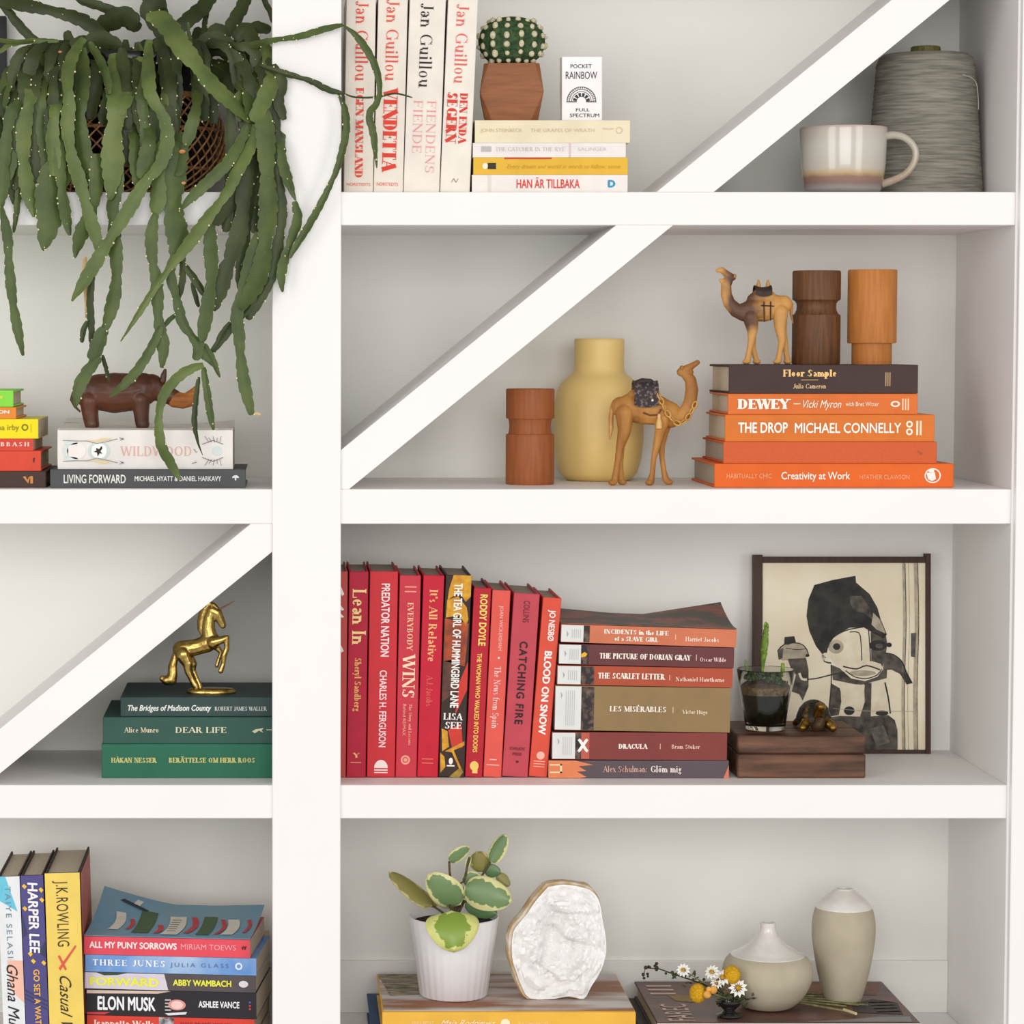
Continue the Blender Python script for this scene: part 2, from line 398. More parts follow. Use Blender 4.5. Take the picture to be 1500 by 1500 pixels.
def serif_poly(txt, tk=0.2, tn=0.05, track=0.04, shear=0.0):
    vs = []; fs = []; x = 0.0; lay = []
    def quadstrip(pts, ws):
        n = len(pts); base = len(vs)
        for i, (p, w) in enumerate(zip(pts, ws)):
            q = pts[min(i + 1, n - 1)]; r = pts[max(i - 1, 0)]
            dx, dy = q[0] - r[0], q[1] - r[1]; L = math.hypot(dx, dy) or 1
            nx, ny = -dy / L, dx / L
            vs.append((p[0] + nx * w / 2, p[1] + ny * w / 2)); vs.append((p[0] - nx * w / 2, p[1] - ny * w / 2))
        for i in range(n - 1):
            fs.append((base + 2 * i, base + 2 * i + 1, base + 2 * i + 3, base + 2 * i + 2))
    for ch in txt:
        if ch == ' ':
            x += .36 + track; continue
        st, adv = GLYPH.get(ch, GLYPH['I'])
        for e in st:
            if e[0] == 'l':
                _, x0, y0, x1, y1, w = e
                ww = tk if w == 'T' else tn
                if w == 't' and abs(y1 - y0) > .5 and abs(x1 - x0) > .1: ww = tn * 1.2
                if y0 == y1 and ww == tn:
                    y0 += tn / 2 if y0 < .05 else (-tn / 2 if y0 > .95 else 0); y1 = y0
                quadstrip([(x + x0, y0), (x + x1, y1)], [ww, ww])
            elif e[0] == 'a':
                _, cx, cy, rx, ry, a0, a1 = e
                n = max(6, int(abs(a1 - a0) / 20)); P = []; Wd = []
                for k in range(n + 1):
                    an = math.radians(a0 + (a1 - a0) * k / n)
                    ww = tn + (tk - tn) * abs(math.cos(an)) ** 1.6
                    P.append((x + cx + (rx - ww / 2) * math.cos(an), cy + (ry - ww / 2) * math.sin(an))); Wd.append(ww)
                quadstrip(P, Wd)
            elif e[0] == 's':
                _, sx, sy, h = e
                h = max(h, tk / 2 + .06)
                y0 = sy + (tn / 2 if sy <= .05 else -tn / 2)
                quadstrip([(x + sx - h, y0), (x + sx + h, y0)], [tn, tn])
            elif e[0] == 'q':
                _, sx, sy, h = e
                quadstrip([(x + sx - h - tk * .3, sy - tn / 2), (x + sx, sy - tn / 2)], [tn, tn])
            elif e[0] == 'o':
                _, ox, oy, r = e
                r = max(r, tk * .45); b = len(vs)
                for k in range(8):
                    vs.append((x + ox + r * math.cos(k * math.pi / 4), oy + r * math.sin(k * math.pi / 4)))
                fs.append(tuple(range(b, b + 8)))
        x += adv + track
    if shear: vs = [(p[0] + p[1] * shear, p[1]) for p in vs]
    return vs, fs
def letter(parent, txt, o, right, up, w, h, m, style='sans', name='lettering', **kw):
    """flat print: a line of text whose ink is w long and whose capitals are h tall, centred on o"""
    global _cap
    if style == 'serif':
        vs, fs = serif_poly(txt, **kw); cap = 1.0
    else:
        vs, fs = sans_poly(txt, **kw); nb = len(fs) // (5 if kw.get('bold') else 1)
        if _cap is None:
            hv, _ = sans_poly('H'); _cap = max(p[1] for p in hv)
        cap = _cap
    if not vs: return None
    x0 = min(p[0] for p in vs); x1 = max(p[0] for p in vs)
    sx = w / max(1e-6, x1 - x0); sy = h / cap
    o = Vector(o); right = Vector(right); up = Vector(up)
    out = right.cross(up).normalized()
    b = MB(); nv = []; nf = []
    for k, f in enumerate(fs):      # overlapping strokes lie a hair apart so that none shades another
        e = out * ((k % 23) * 9e-6 if style == 'serif' else (k // max(1, nb)) * 3e-5)
        nf.append(tuple(range(len(nv), len(nv) + len(f))))
        nv += [o + e + right * ((vs[i][0] - x0) * sx - w / 2) + up * ((vs[i][1] - cap / 2) * sy) for i in f]
    b.add(nv, nf)
    return b.build(name, m, parent, smooth=0, org=(0, 0, 0), fix=False)

# ------------------------------------------------------------------ bookcase
WHITE = mat('white_paint', (240, 237.5, 235.5), 0.5, c2=(238, 235.5, 233.5), scale=6, bump=0.05, bscale=90, spec=0.3)
DEPTH = 0.282
SH = [(-154, -105), (281, 330), (716.5, 767.5), (1150, 1199), (1566, 1615)]
ZT = [W(900, a, 0).z for a, b in SH]          # shelf tops
ZB = [W(900, b, 0).z for a, b in SH]
XR = (1483 - XC) * U                          # inner face of the right side
XL = -0.78
case = thing('bookcase', 'white painted built-in bookcase with diagonal braces and open shelves', 'bookcase', (0, 0, ZB[4] - 0.01))
def cpart(name, bm, bevel=0.0012):
    return bm.build(name, WHITE, case, smooth=30, bevel=bevel)
ztop, zbot = ZT[0] + 0.02, ZB[4] - 0.01
MB().box(XL - 0.02, XR + 0.03, DEPTH, DEPTH + 0.012, zbot, ztop).build('back_panel', mat('back_panel_bounce_tint', (239, 238.6, 233.6), 0.55, c2=(237, 236.6, 231.6), scale=5, bump=0.05, bscale=90, spec=0.3), case, smooth=30)  # off-white with faint green bounce light mixed into the colour, rails too
XM = (449 - XC) * U
for i in range(5):
    cpart('shelf', MB().box(XL, XM - 0.014, 0, DEPTH, ZB[i], ZT[i]))
    cpart('shelf', MB().box(XM + 0.014, XR, 0, DEPTH, ZB[i], ZT[i]))
cpart('partition', MB().box(XM - 0.014, XM + 0.014, 0.02, DEPTH, zbot, ztop))
cpart('post', MB().box((398.7 - XC) * U, (499.5 - XC) * U, -0.004, 0.02, zbot, ztop))
cpart('side_panel', MB().box(XR, XR + 0.02, 0.0, DEPTH, zbot, ztop))
cpart('post', MB().box(XR + 0.0025, XR + 0.06, -0.010, -0.0003, zbot, ztop))
cpart('side_panel', MB().box(XL - 0.02, XL, 0.0, DEPTH, zbot, ztop))
zr = W(1000, 1406, DEPTH).z
MB().box(XM + 0.014, XR, DEPTH - 0.006, DEPTH, ZT[4], zr).build('rail', MATS['back_panel_bounce_tint'], case, smooth=30, bevel=0.0008)
MB().box(XL, XM - 0.014, DEPTH - 0.006, DEPTH, ZT[4], zr).build('rail', MATS['back_panel_bounce_tint'], case, smooth=30, bevel=0.0008)
def up_y(x): return 659 - (x - 500) * 0.8176
def lo_y(x): return 715 - (x - 513) * 0.8145
def up_x(y): return 500 + (659 - y) / 0.8176
def lo_x(y): return 513 + (715 - y) / 0.8145
def brace(pts):
    q = [W(x, y, 0) for x, y in pts]
    cpart('brace', MB().prism([(p.x, p.z) for p in q], 0.0, DEPTH), 0.0)
brace([(up_x(-105), -105), (lo_x(-105), -105), (lo_x(281), 281), (up_x(281), 281)])
brace([(up_x(330), 330), (lo_x(330), 330), (lo_x(716.5), 716.5), (499.7, 716.5), (499.7, up_y(499.7))])
xa = 398.5
brace([(up_x(767.5), 767.5), (xa, 767.5), (xa, lo_y(xa)), (lo_x(1150), 1150), (up_x(1150), 1150)])

# ------------------------------------------------------------------ books
PAGES = mat('page_edges', (222, 209, 188), 0.9, c2=(186, 170, 148), scale=900, stretch=(1, 1, 1), bump=0.4, bscale=900)
PAGESG = mat('page_edges_grey', (196, 186, 170), 0.9, c2=(150, 140, 126), scale=900, bump=0.4, bscale=900)
_ink = {}
def ink(c, rough=0.6, metal=0.0):
    k = (c, rough, metal)
    if k not in _ink: _ink[k] = mat('print_%d_%d_%d' % c + ('m' if metal else ''), c, rough, metal=metal, scale=50)
    return _ink[k]
_cl = {}
def cloth(c, rough=0.62, c2=None, scale=30, bump=0.06):
    k = (c, rough, c2, scale)
    if k not in _cl: _cl[k] = mat('cover_%d_%d_%d_%d' % (c + (len(_cl),)), tuple(v * .97 for v in c), rough, c2=c2, scale=scale, bump=bump, bscale=900, spec=0.25)
    return _cl[k]

class Book:
    """length along the spine, thick across it, depth into the shelf. flat: lies down; else stands"""
    lift = 0.0
    def __init__(s, label, px0, pybot, length, thick, yf, z, depth, cover, flat=True, hard=True, rot=(0, 0, 0),
                 group=None, pages=None, pivot_right=False, x=None, round_spine=0.0):
        s.s = sc(yf); s.flat = flat; s.yf = yf
        s.L = length * s.s; s.T = thick * s.s; s.px0 = px0; s.pyb = pybot; s.D = depth
        s.len_px = length; s.th_px = thick
        wx = (px0 - XC) * s.s if x is None else x
        s.off = (0.0, 0.0)
        if pivot_right:
            s.off = (-(s.L if flat else s.T), 0.0); wx -= s.off[0]
        s.t = local(thing('book', label, 'book', (wx, yf, z), group, rot))
        L, T, D = s.L, s.T, depth
        def bx(mb, a0, a1, y0, y1, b0, b1):
            if flat: mb.box(a0 + s.off[0], a1 + s.off[0], y0, y1, b0, b1)
            else: mb.box(b0 + s.off[0], b1 + s.off[0], y0, y1, a0, a1)
        bt = 0.0024 if hard else 0.0006
        sp = 0.0024 if hard else 0.0008
        c = MB()
        if round_spine:
            n = 8; R = round_spine
            prof = []
            for k in range(n + 1):
                q = -1 + 2 * k / n
                prof.append((T / 2 + q * T / 2, R * q * q))
            pts = [(b, y) for b, y in prof]
            vs = []
            for a in (0.0, L):
                for b, y in pts: vs.append((a, y, b))
                vs.append((a, R + sp, T)); vs.append((a, R + sp, 0))
            m = n + 3
            fs = [tuple(range(m)), tuple(range(m, 2 * m))[::-1]]
            fs += [(k, (k + 1) % m, m + (k + 1) % m, m + k) for k in range(m)]
            vs = [((a + s.off[0], y, b) if flat else (b + s.off[0], y, a)) for a, y, b in vs]
            c.add(vs, fs)
            bx(c, 0, L, R, D, 0, bt); bx(c, 0, L, R, D, T - bt, T)
            y0 = R
        else:
            bx(c, 0, L, 0, sp, 0, T)
            bx(c, 0, L, sp * 0.5, D, 0, bt); bx(c, 0, L, sp * 0.5, D, T - bt, T)
            y0 = 0
        s.cover = c.build('cover', cover, s.t, smooth=30, org=(0, 0, 0), bevel=0.0009 if hard else 0.0003)
        p = MB(); ins = 0.0032 if hard else 0.0004
        bx(p, ins, L - ins, y0 + sp, D - (0.004 if hard else 0.0004), bt, T - bt)
        p.build('page_block', pages or PAGES, s.t, smooth=0, org=(0, 0, 0))
    # local position of a photo pixel on the spine
    def loc(s, px, py, out=0.0006):
        return (s.off[0] + (px - s.px0) * s.s, -out, (s.pyb - py) * s.s)
    def text(s, txt, x0, x1, yc, h, col, style='sans', name='title', out=0.0006, metal=0.0, **kw):
        """flat book: level line from photo x0 to x1"""
        letter(s.t, txt, s.loc((x0 + x1) / 2, yc, out), (1, 0, 0), (0, 0, 1), (x1 - x0) * s.s, h * s.s, ink(col, metal=metal, rough=0.4 if metal else 0.6), style, name, **kw)
    def vtext(s, txt, y0, y1, frac, h, col, style='sans', name='title', out=0.0006, **kw):
        """standing book: line running down the spine from photo y0 to y1"""
        o = (s.off[0] + s.T * frac, -out - s.lift, (s.pyb - (y0 + y1) / 2) * s.s)
        letter(s.t, txt, o, (0, 0, -1), (1, 0, 0), (y1 - y0) * s.s, h * s.s, ink(col), style, name, **kw)
    def htext(s, txt, f0, f1, yc, h, col, style='sans', name='title', **kw):
        """standing book: level line across the spine, f0..f1 of its thickness"""
        o = (s.off[0] + s.T * (f0 + f1) / 2, -0.0006, (s.pyb - yc) * s.s)
        letter(s.t, txt, o, (1, 0, 0), (0, 0, 1), s.T * (f1 - f0), h * s.s, ink(col), style, name, **kw)
    def poly(s, pts, m, name='spine_print', out=0.0003):
        """flat print on the spine, outline in photo pixels (flat) or (fraction across, photo y) (standing)"""
        if s.flat: q = [s.loc(x, y, out) for x, y in pts]
        else: q = [(s.off[0] + s.T * f, -out - s.lift, (s.pyb - y) * s.s) for f, y in pts]
        return MB().add(q, [tuple(range(len(q)))]).build(name, m, s.t, smooth=0, org=(0, 0, 0), fix=False)
    def rect(s, x0, y0, x1, y1, m, name='spine_print', out=0.0003):
        return s.poly([(x0, y0), (x1, y0), (x1, y1), (x0, y1)], m, name, out)
    def disc(s, x, y, rx, ry, m, name='publisher_mark', out=0.0005, ring=0.0, a0=0, a1=360, n=20):
        k = s.T * 1.0
        vs = []; fs = []
        for i in range(n + 1):
            an = math.radians(a0 + (a1 - a0) * i / n)
            for r in (1.0, ring):
                if s.flat: vs.append(s.loc(x + rx * r * math.cos(an), y - ry * r * math.sin(an), out))
                else: vs.append((s.off[0] + s.T * x + rx * r * math.cos(an) * s.s, -out, (s.pyb - y + ry * r * math.sin(an)) * s.s))
        for i in range(n): fs.append((2 * i, 2 * i + 1, 2 * i + 3, 2 * i + 2))
        return MB().add(vs, fs).build(name, m, s.t, smooth=0, org=(0, 0, 0), fix=False)
R_ = math.radians

# ---- white standing set, upper shelf
zs = ZT[1]
CREAM = (243, 234, 220)
RED1 = (224, 82, 58)
def guillou(label, b0, b1, lean, col):
    return Book(label, b0, 283.3, 288, b1 - b0, 0.03, zs + 0.0002, 0.145, cloth(col, 0.5), flat=False, hard=True,
                rot=(0, R_(lean), 0), pivot_right=True, group='white spined novels on the upper shelf', round_spine=0.002)
b = guillou('cream spined novel against the post, orange title below orange author name', 503, 546, 0.75, (240, 231, 218))
b.vtext('Jan Guillou', 6, 122, .54, 18, RED1, 'serif', 'author_name', tk=.13, tn=.03)
b.vtext('EGEN MANSLAND', 131, 261, .5, 11, RED1, 'serif', tk=.3, tn=.05)
b.htext('NORSTEDTS', .1, .9, 271, 4, RED1, 'sans', 'publisher_mark')
b = guillou('cream spined novel with one big bold red title word', 546.6, 589.5, 1.35, (242, 233, 220))
b.vtext('Jan Guillou', 4, 122, .5, 18, (222, 92, 72), 'serif', 'author_name', tk=.13, tn=.03)
b.vtext('VENDETTA', 131, 254, .5, 20, (222, 62, 42), 'serif', tk=.34, tn=.05)
b.htext('NORSTEDTS', .1, .82, 271, 4.5, RED1, 'sans', 'publisher_mark')
b = guillou('cream spined novel with black author name and thin pink title', 590.2, 642.6, 1.8, (244, 236, 224))
b.vtext('Jan Guillou', 10, 132, .49, 18, (40, 36, 34), 'serif', 'author_name', tk=.13, tn=.03)
b.vtext('FIENDENS', 150, 254, .70, 13, (232, 150, 158), 'serif', tk=.1, tn=.03)
b.vtext('FIENDE', 150, 226, .33, 13, (232, 150, 158), 'serif', tk=.1, tn=.03)
b = guillou('cream spined novel beside the stacked paperbacks, red title in two lines', 643.6, 687, 2.3, (245, 238, 226))
b.vtext('Jan Guillou', 11, 126, .5, 17.5, (226, 110, 96), 'serif', 'author_name', tk=.13, tn=.03)
b.vtext('DEN ENDA', 139, 213, .66, 11, (214, 62, 46), 'serif', tk=.3, tn=.05)
b.vtext('SEGERN', 139, 213, .28, 15, (214, 62, 46), 'serif', tk=.32, tn=.05)
b.htext('N', .35, .6, 266, 6, (150, 140, 130), 'sans', 'publisher_mark', shear=.4)

# ---- short stack beside it
yf = 0.03; s_ = sc(yf); z = zs + 0.0002
def stack_book(label, x0, x1, yt, yb, cover, z, yf, depth=0.125, hard=False, **kw):
    bk = Book(label, x0, yb, x1 - x0, yb - yt, yf, z, depth, cover, hard=hard, **kw)
    return bk, z + bk.T + 0.0001
G1 = 'paperbacks stacked under the crocheted cactus'
b, z = stack_book('white paperback with condensed red title, lowest under the cactus planter', 690, 917, 257, 283.5, cloth((246, 241, 236)), z, yf, group=G1)
b.text('HAN ÄR TILLBAKA', 755, 847, 270, 12.5, (222, 62, 52), bold=.012)
b.rect(713, 257, 718, 283, ink((226, 218, 212)))
b.text('D', 888, 899, 270, 9.5, (48, 150, 198), bold=.06, name='publisher_mark')
b, z = stack_book('mustard yellow paperback with small black and white emblem', 692, 917, 232, 257, cloth((238, 190, 66)), z, yf, group=G1)
b.rect(713, 240, 725, 249, ink((50, 44, 36)), 'publisher_mark'); b.disc(709, 244.5, 4, 4.5, ink((244, 236, 214)), out=.0005)
b.text('Every dream and world in words to follow, some', 741, 906, 245, 6, (206, 158, 44), shear=.3)
b.rect(737, 232, 806, 234.5, ink((196, 74, 34)))
b, z = stack_book('thin white paperback with faint grey title between cream and yellow ones', 691, 914, 211, 232, cloth((245, 238, 234)), z, yf, group=G1)
b.text('THE CATCHER IN THE RYE', 724, 825, 220, 6, (196, 186, 184), 'serif', tk=.12, tn=.04)
b.text('SALINGER', 844, 886, 220, 5, (206, 196, 194), name='author_name'); b.rect(831, 211, 834, 232, ink((214, 196, 200)))
b.rect(703, 216, 718, 224, ink((190, 184, 180)), 'publisher_mark')
b, z = stack_book('thick pale cream paperback topmost under the cactus planter', 694, 920, 178.5, 211, cloth((243, 230, 198)), z, yf, group=G1)
b.text('JOHN STEINBECK', 702, 763, 193, 5, (206, 190, 154), name='author_name')
b.text('THE GRAPES OF WRATH', 775, 868, 193, 5, (206, 190, 154))
b.text('PENGUIN', 880, 896, 191, 2.6, (200, 186, 150), name='publisher_mark'); b.disc(904, 193, 5, 5, ink((214, 200, 166)), ring=.7)
Z_TOPSTACK = z; Y_TOPSTACK = yf

# ---- orange stack, middle shelf
zs = ZT[2]; yf = 0.032; z = zs + 0.0002
G2 = 'orange and brown hardbacks under the wooden mills'
b, z = stack_book('wide bright orange hardback with round white emblem at stack bottom', 1047, 1398, 679.5, 714.5, cloth((236, 108, 36), .5), z, yf, 0.185, True, group=G2, pages=PAGESG)
b.text('Creativity at Work', 1145, 1246, 697, 10.5, (250, 240, 226), bold=.018)
b.text('HABITUALLY CHIC', 1065, 1131, 697.5, 6.5, (246, 176, 128), name='author_name')
b.text('HEATHER CLAWSON', 1260, 1333, 699, 6.5, (246, 176, 128), name='author_name')
b.disc(1367, 697, 12, 11, ink((250, 244, 236)), ring=.84); b.rect(1361, 688, 1369, 692, ink((250, 244, 236)), 'publisher_mark', .0006)
b.poly([(1358, 693), (1370, 692), (1372, 702), (1366, 705), (1360, 702)], ink((250, 244, 236)), 'publisher_mark', .0006)
b, z = stack_book('plain coral orange cloth hardback without title', 1060, 1373, 647, 679, cloth((214, 104, 62), .85, c2=(206, 96, 56), scale=300), z, yf + .002, 0.165, True, group=G2, pages=PAGESG)
b.poly([(1345, 660), (1352, 664), (1350, 667), (1344, 662)], ink((176, 84, 52)))
b, z = stack_book('orange hardback with heavy white capitals along its spine', 1062, 1369, 607, 646.5, cloth((226, 122, 46), .5), z, yf + .002, 0.15, True, group=G2)
b.text('THE DROP', 1081, 1154, 626, 14.5, (252, 246, 236), bold=.03)
b.text('MICHAEL CONNELLY', 1164, 1320, 626.5, 14, (252, 246, 236), bold=.02, name='author_name')
b.disc(1332, 621, 5, 5, ink((252, 240, 222)), ring=.5); b.disc(1332, 632, 5, 5, ink((252, 240, 222)), ring=.5)
b.rect(1342, 616, 1345, 637, ink((248, 222, 192)), 'publisher_mark'); b.rect(1347, 616, 1350, 637, ink((248, 222, 192)), 'publisher_mark')
b, z = stack_book('slim orange hardback with white slab serif title', 1066, 1344, 576, 606.5, cloth((228, 118, 52), .5), z, yf + .003, 0.145, True, group=G2)
b.text('DEWEY', 1080, 1158, 591, 14.5, (252, 246, 236), 'serif', tk=.3, tn=.09)
b.rect(1162, 590, 1172, 591.5, ink((250, 226, 196)))
b.text('Vicki Myron', 1176, 1232, 591, 11, (252, 240, 224), bold=.002, shear=.35, name='author_name')
b.text('with Bret Witter', 1238, 1287, 591, 6, (250, 226, 200), name='author_name', bold=.01)
b.disc(1311, 591, 7, 4.5, ink((250, 232, 210)), ring=.55)
for q in range(3): b.rect(1321 + q * 4, 583, 1323 + q * 4, 600, ink((248, 214, 180)), 'publisher_mark')
b, z = stack_book('dark brown hardback with gold title on top of orange books', 1067, 1344, 534, 576, cloth((78, 62, 60), .75), z, yf + .003, 0.15, True, group=G2)
b.text('Floor Sample', 1146, 1224, 546, 10, (240, 196, 128), 'serif', tk=.26, tn=.07)
b.text('Julia Cameron', 1161, 1209, 565, 7, (224, 188, 142), 'serif', name='author_name', tk=.18, tn=.06, shear=.15)
b.rect(1173, 555.5, 1198, 556.5, ink((206, 160, 96)))
for q in range(3): b.rect(1296 + q * 3, 545, 1297.4 + q * 3, 565, ink((200, 164, 120)), 'publisher_mark')
Z_ORANGE = z; Y_ORANGE = yf

# ---- red standing row, third shelf
zs = ZT[3]; yf = 0.055
G3 = 'red hardbacks standing in a row'
def red(label, b0, b1, topy, lean, col, depth=0.15, hard=True, **kw):
    return Book(label, b0, 1140, 1140 - topy, b1 - b0, yf, zs + 0.0002, depth, cloth(col, .5), flat=False, hard=hard,
                rot=(0, R_(lean), 0), pivot_right=True, group=G3, pages=PAGESG, **kw)
b = red('dull red hardback half hidden by the post, white script strokes', 478, 507, 835, .5, (196, 84, 80))
for y_, h_ in ((866, 9), (890, 5), (901, 4), (950, 8)): b.poly([(.66, y_ - h_), (.84, y_ + h_ * .3), (.72, y_ + h_ * .6), (.62, y_)], ink((246, 240, 236)), out=.0006)
b = red('crimson hardback with large cream serif title', 508, 536.5, 835, .7, (186, 36, 62))
b.vtext('Lean In', 861, 943, .55, 20, (248, 216, 150), 'serif', tk=.18, tn=.07)
b.vtext('Sheryl Sandberg', 963, 1042, .52, 9.5, (236, 178, 106), 'serif', 'author_name', tk=.22, tn=.06)
b.htext('Y', .3, .7, 1107, 7, (236, 190, 120), 'serif', 'publisher_mark', tk=.25)
b.rect(.2, 1117, .75, 1118.5, ink((220, 150, 110)), 'publisher_mark')
b = red('broad scarlet hardback with white condensed title and half dome emblem', 538, 579.5, 835, .8, (208, 52, 60))
b.vtext('PREDATOR NATION', 853, 961, .57, 11.5, (246, 222, 222), bold=.03)
b.vtext('CHARLES H. FERGUSON', 981, 1095, .53, 10, (246, 214, 214), bold=.025, name='author_name')
b.disc(.5, 1126, 10, 12, ink((244, 226, 222)), a1=180); b.rect(.26, 1128, .74, 1130, ink((244, 226, 222)), 'publisher_mark'); b.rect(.26, 1132, .74, 1133.5, ink((244, 226, 222)), 'publisher_mark')
b = red('rose red hardback with cream serif title, second word much larger', 580.5, 611.5, 841, 1.1, (206, 58, 72))
b.rect(.25, 857, .8, 859, ink((238, 150, 130)), 'publisher_mark'); b.rect(.25, 864, .8, 866, ink((238, 150, 130)), 'publisher_mark')
b.vtext('EVERYBODY', 881, 953, .54, 8.5, (244, 186, 150), 'serif', tk=.22, tn=.06)
b.vtext('WINS', 957, 1021, .52, 18, (248, 216, 184), 'serif', tk=.2, tn=.06)
b.vtext('The Story and Lessons', 1031, 1092, .64, 4.5, (240, 168, 146), 'serif', 'subtitle')
b.vtext('Behind RE/MAX', 1031, 1078, .36, 4.5, (240, 168, 146), 'sans', 'subtitle')
b.disc(.45, 1114, 7, 7, ink((238, 160, 140)), ring=.6); b.disc(.45, 1114, 3, 3, ink((238, 160, 140)))
b = red('crimson hardback with gold pink serif title next to floral spine', 612.3, 643, 841, 1.65, (204, 34, 56))
b.vtext("It's All Relative", 862, 968, .52, 12, (240, 176, 120), 'serif', tk=.2, tn=.06)
b.vtext('A.J. Jacobs', 989, 1034, .46, 9, (222, 108, 100), 'serif', 'author_name', tk=.14, tn=.05)
b.rect(.2, 1112, .75, 1113.5, ink((226, 110, 100)), 'publisher_mark'); b.rect(.2, 1118, .75, 1119.5, ink((226, 110, 100)), 'publisher_mark')
b = red('floral spined hardback with yellow blossoms, white capitals on dark ground', 644, 682, 841, 1.9, (62, 46, 40))
YF = mat('petal_yellow', (222, 170, 44), .6, c2=(186, 118, 34), scale=90); OR = mat('petal_rust', (176, 78, 40), .6, c2=(118, 52, 38), scale=70)
RD = ink((206, 58, 44)); DK = mat('leaf_dark', (44, 50, 42), .6, c2=(74, 66, 36), scale=60)
b.poly([(.3, 841), (.99, 841), (.99, 872), (.8, 880), (.55, 866), (.1, 878), (.14, 862)], YF)
b.poly([(.08, 878), (.5, 872), (.85, 888), (.93, 905), (.84, 916), (.6, 900), (.06, 904)], YF, out=.0004)
b.poly([(.02, 905), (.95, 912), (.9, 950), (.85, 975), (.03, 968)], OR)
b.poly([(.98, 968), (.98, 1010), (.55, 1048), (.66, 1000)], RD)
b.poly([(.02, 968), (.66, 965), (.6, 1010), (.02, 1030)], mat('petal_brown', (104, 62, 46), .6, c2=(70, 50, 44), scale=80))
b.poly([(.3, 1070), (.8, 1060), (.9, 1095), (.5, 1100)], RD)
b.poly([(.05, 1068), (.28, 1072), (.36, 1095), (.1, 1102)], YF, out=.0004); b.poly([(.2, 1102), (.95, 1086), (.96, 1092), (.55, 1100), (.85, 1125), (.8, 1128), (.48, 1103)], YF, out=.0005)
b.poly([(.03, 1104), (.2, 1110), (.25, 1125), (.06, 1134)], YF, out=.0004); b.poly([(.5, 1136), (.85, 1124), (.95, 1132), (.8, 1140), (.4, 1140)], mat('petal_olive', (170, 138, 50), .6, c2=(112, 96, 40), scale=70), out=.0004)
b.vtext('THE TEA GIRL OF HUMMINGBIRD LANE', 853, 1037, .5, 11.5, (248, 244, 238), bold=.03, out=.0008)
b.htext('LISA', .1, .86, 1050, 10, (248, 240, 234), 'serif', 'author_name', tk=.22, tn=.07); b.htext('SEE', .18, .82, 1063, 10, (248, 240, 234), 'serif', 'author_name', tk=.22, tn=.07)
b.disc(.45, 1116, 3, 5, ink((246, 242, 236)), out=.0008); b.rect(.3, 1122, .6, 1124, ink((246, 242, 236)), 'publisher_mark', .0008)
b = red('narrow deep red hardback with yellow capitals and gold head emblem', 683, 708.5, 859.5, 2.5, (190, 36, 52), .145)
b.vtext('RODDY DOYLE', 869, 945, .6, 10, (246, 212, 110), bold=.04, name='author_name')
b.vtext('THE WOMAN WHO WALKED INTO DOORS', 956, 1103, .5, 6.5, (244, 200, 96), bold=.035)
b.disc(.5, 1123, 6.5, 7, ink((244, 204, 110))); b.rect(.4, 1128, .7, 1134, ink((244, 204, 110)), 'publisher_mark')
b = red('narrow salmon hardback with thin white serif title', 710, 736.5, 863, 2.6, (232, 94, 82), .145)
b.vtext('JOAN WICKERSHAM', 886, 952, .56, 5, (248, 196, 184), name='author_name')
b.disc(.53, 963, 1.6, 1.6, ink((250, 226, 220)))
b.vtext('The News from Spain', 976, 1067, .5, 9.5, (250, 216, 210), 'serif', tk=.14, tn=.05)
b.rect(.3, 1113, .7, 1114.5, ink((246, 190, 176)), 'publisher_mark'); b.rect(.15, 1121, .85, 1122.5, ink((246, 190, 176)), 'publisher_mark')
b = red('worn pinkish red hardback with spaced black capitals', 737.5, 775.5, 868, 3.5, (200, 76, 88), .15)
b.vtext('COLLINS', 879, 911, .52, 8.5, (92, 30, 38), name='author_name'); b.vtext('CATCHING FIRE', 939, 1062, .5, 11, (44, 24, 28), bold=.03, space=1.2)
b.htext('SCHOLASTIC', .22, .82, 1098, 4, (110, 36, 46), name='publisher_mark', bold=.02); b.htext('PRESS', .35, .7, 1106, 4, (110, 36, 46), name='publisher_mark', bold=.02)
b.rect(.5, 1116, .6, 1119, ink((70, 26, 32)), 'publisher_mark')
b = red('bright orange red hardback leaning on the stacked paperbacks', 777, 804, 874, 4.3, (228, 86, 66), .14)
b.vtext('JO NESBØ', 892, 938, .58, 8.5, (250, 232, 224), bold=.035, name='author_name'); b.vtext('BLOOD ON SNOW', 953, 1077, .52, 10, (250, 238, 232), bold=.045)
b.disc(.55, 1108, 6, 6, ink((246, 186, 170)))
for q in range(3): b.rect(.2, 1116 + q * 4, .82, 1117.2 + q * 4, ink((246, 180, 164)), 'publisher_mark')

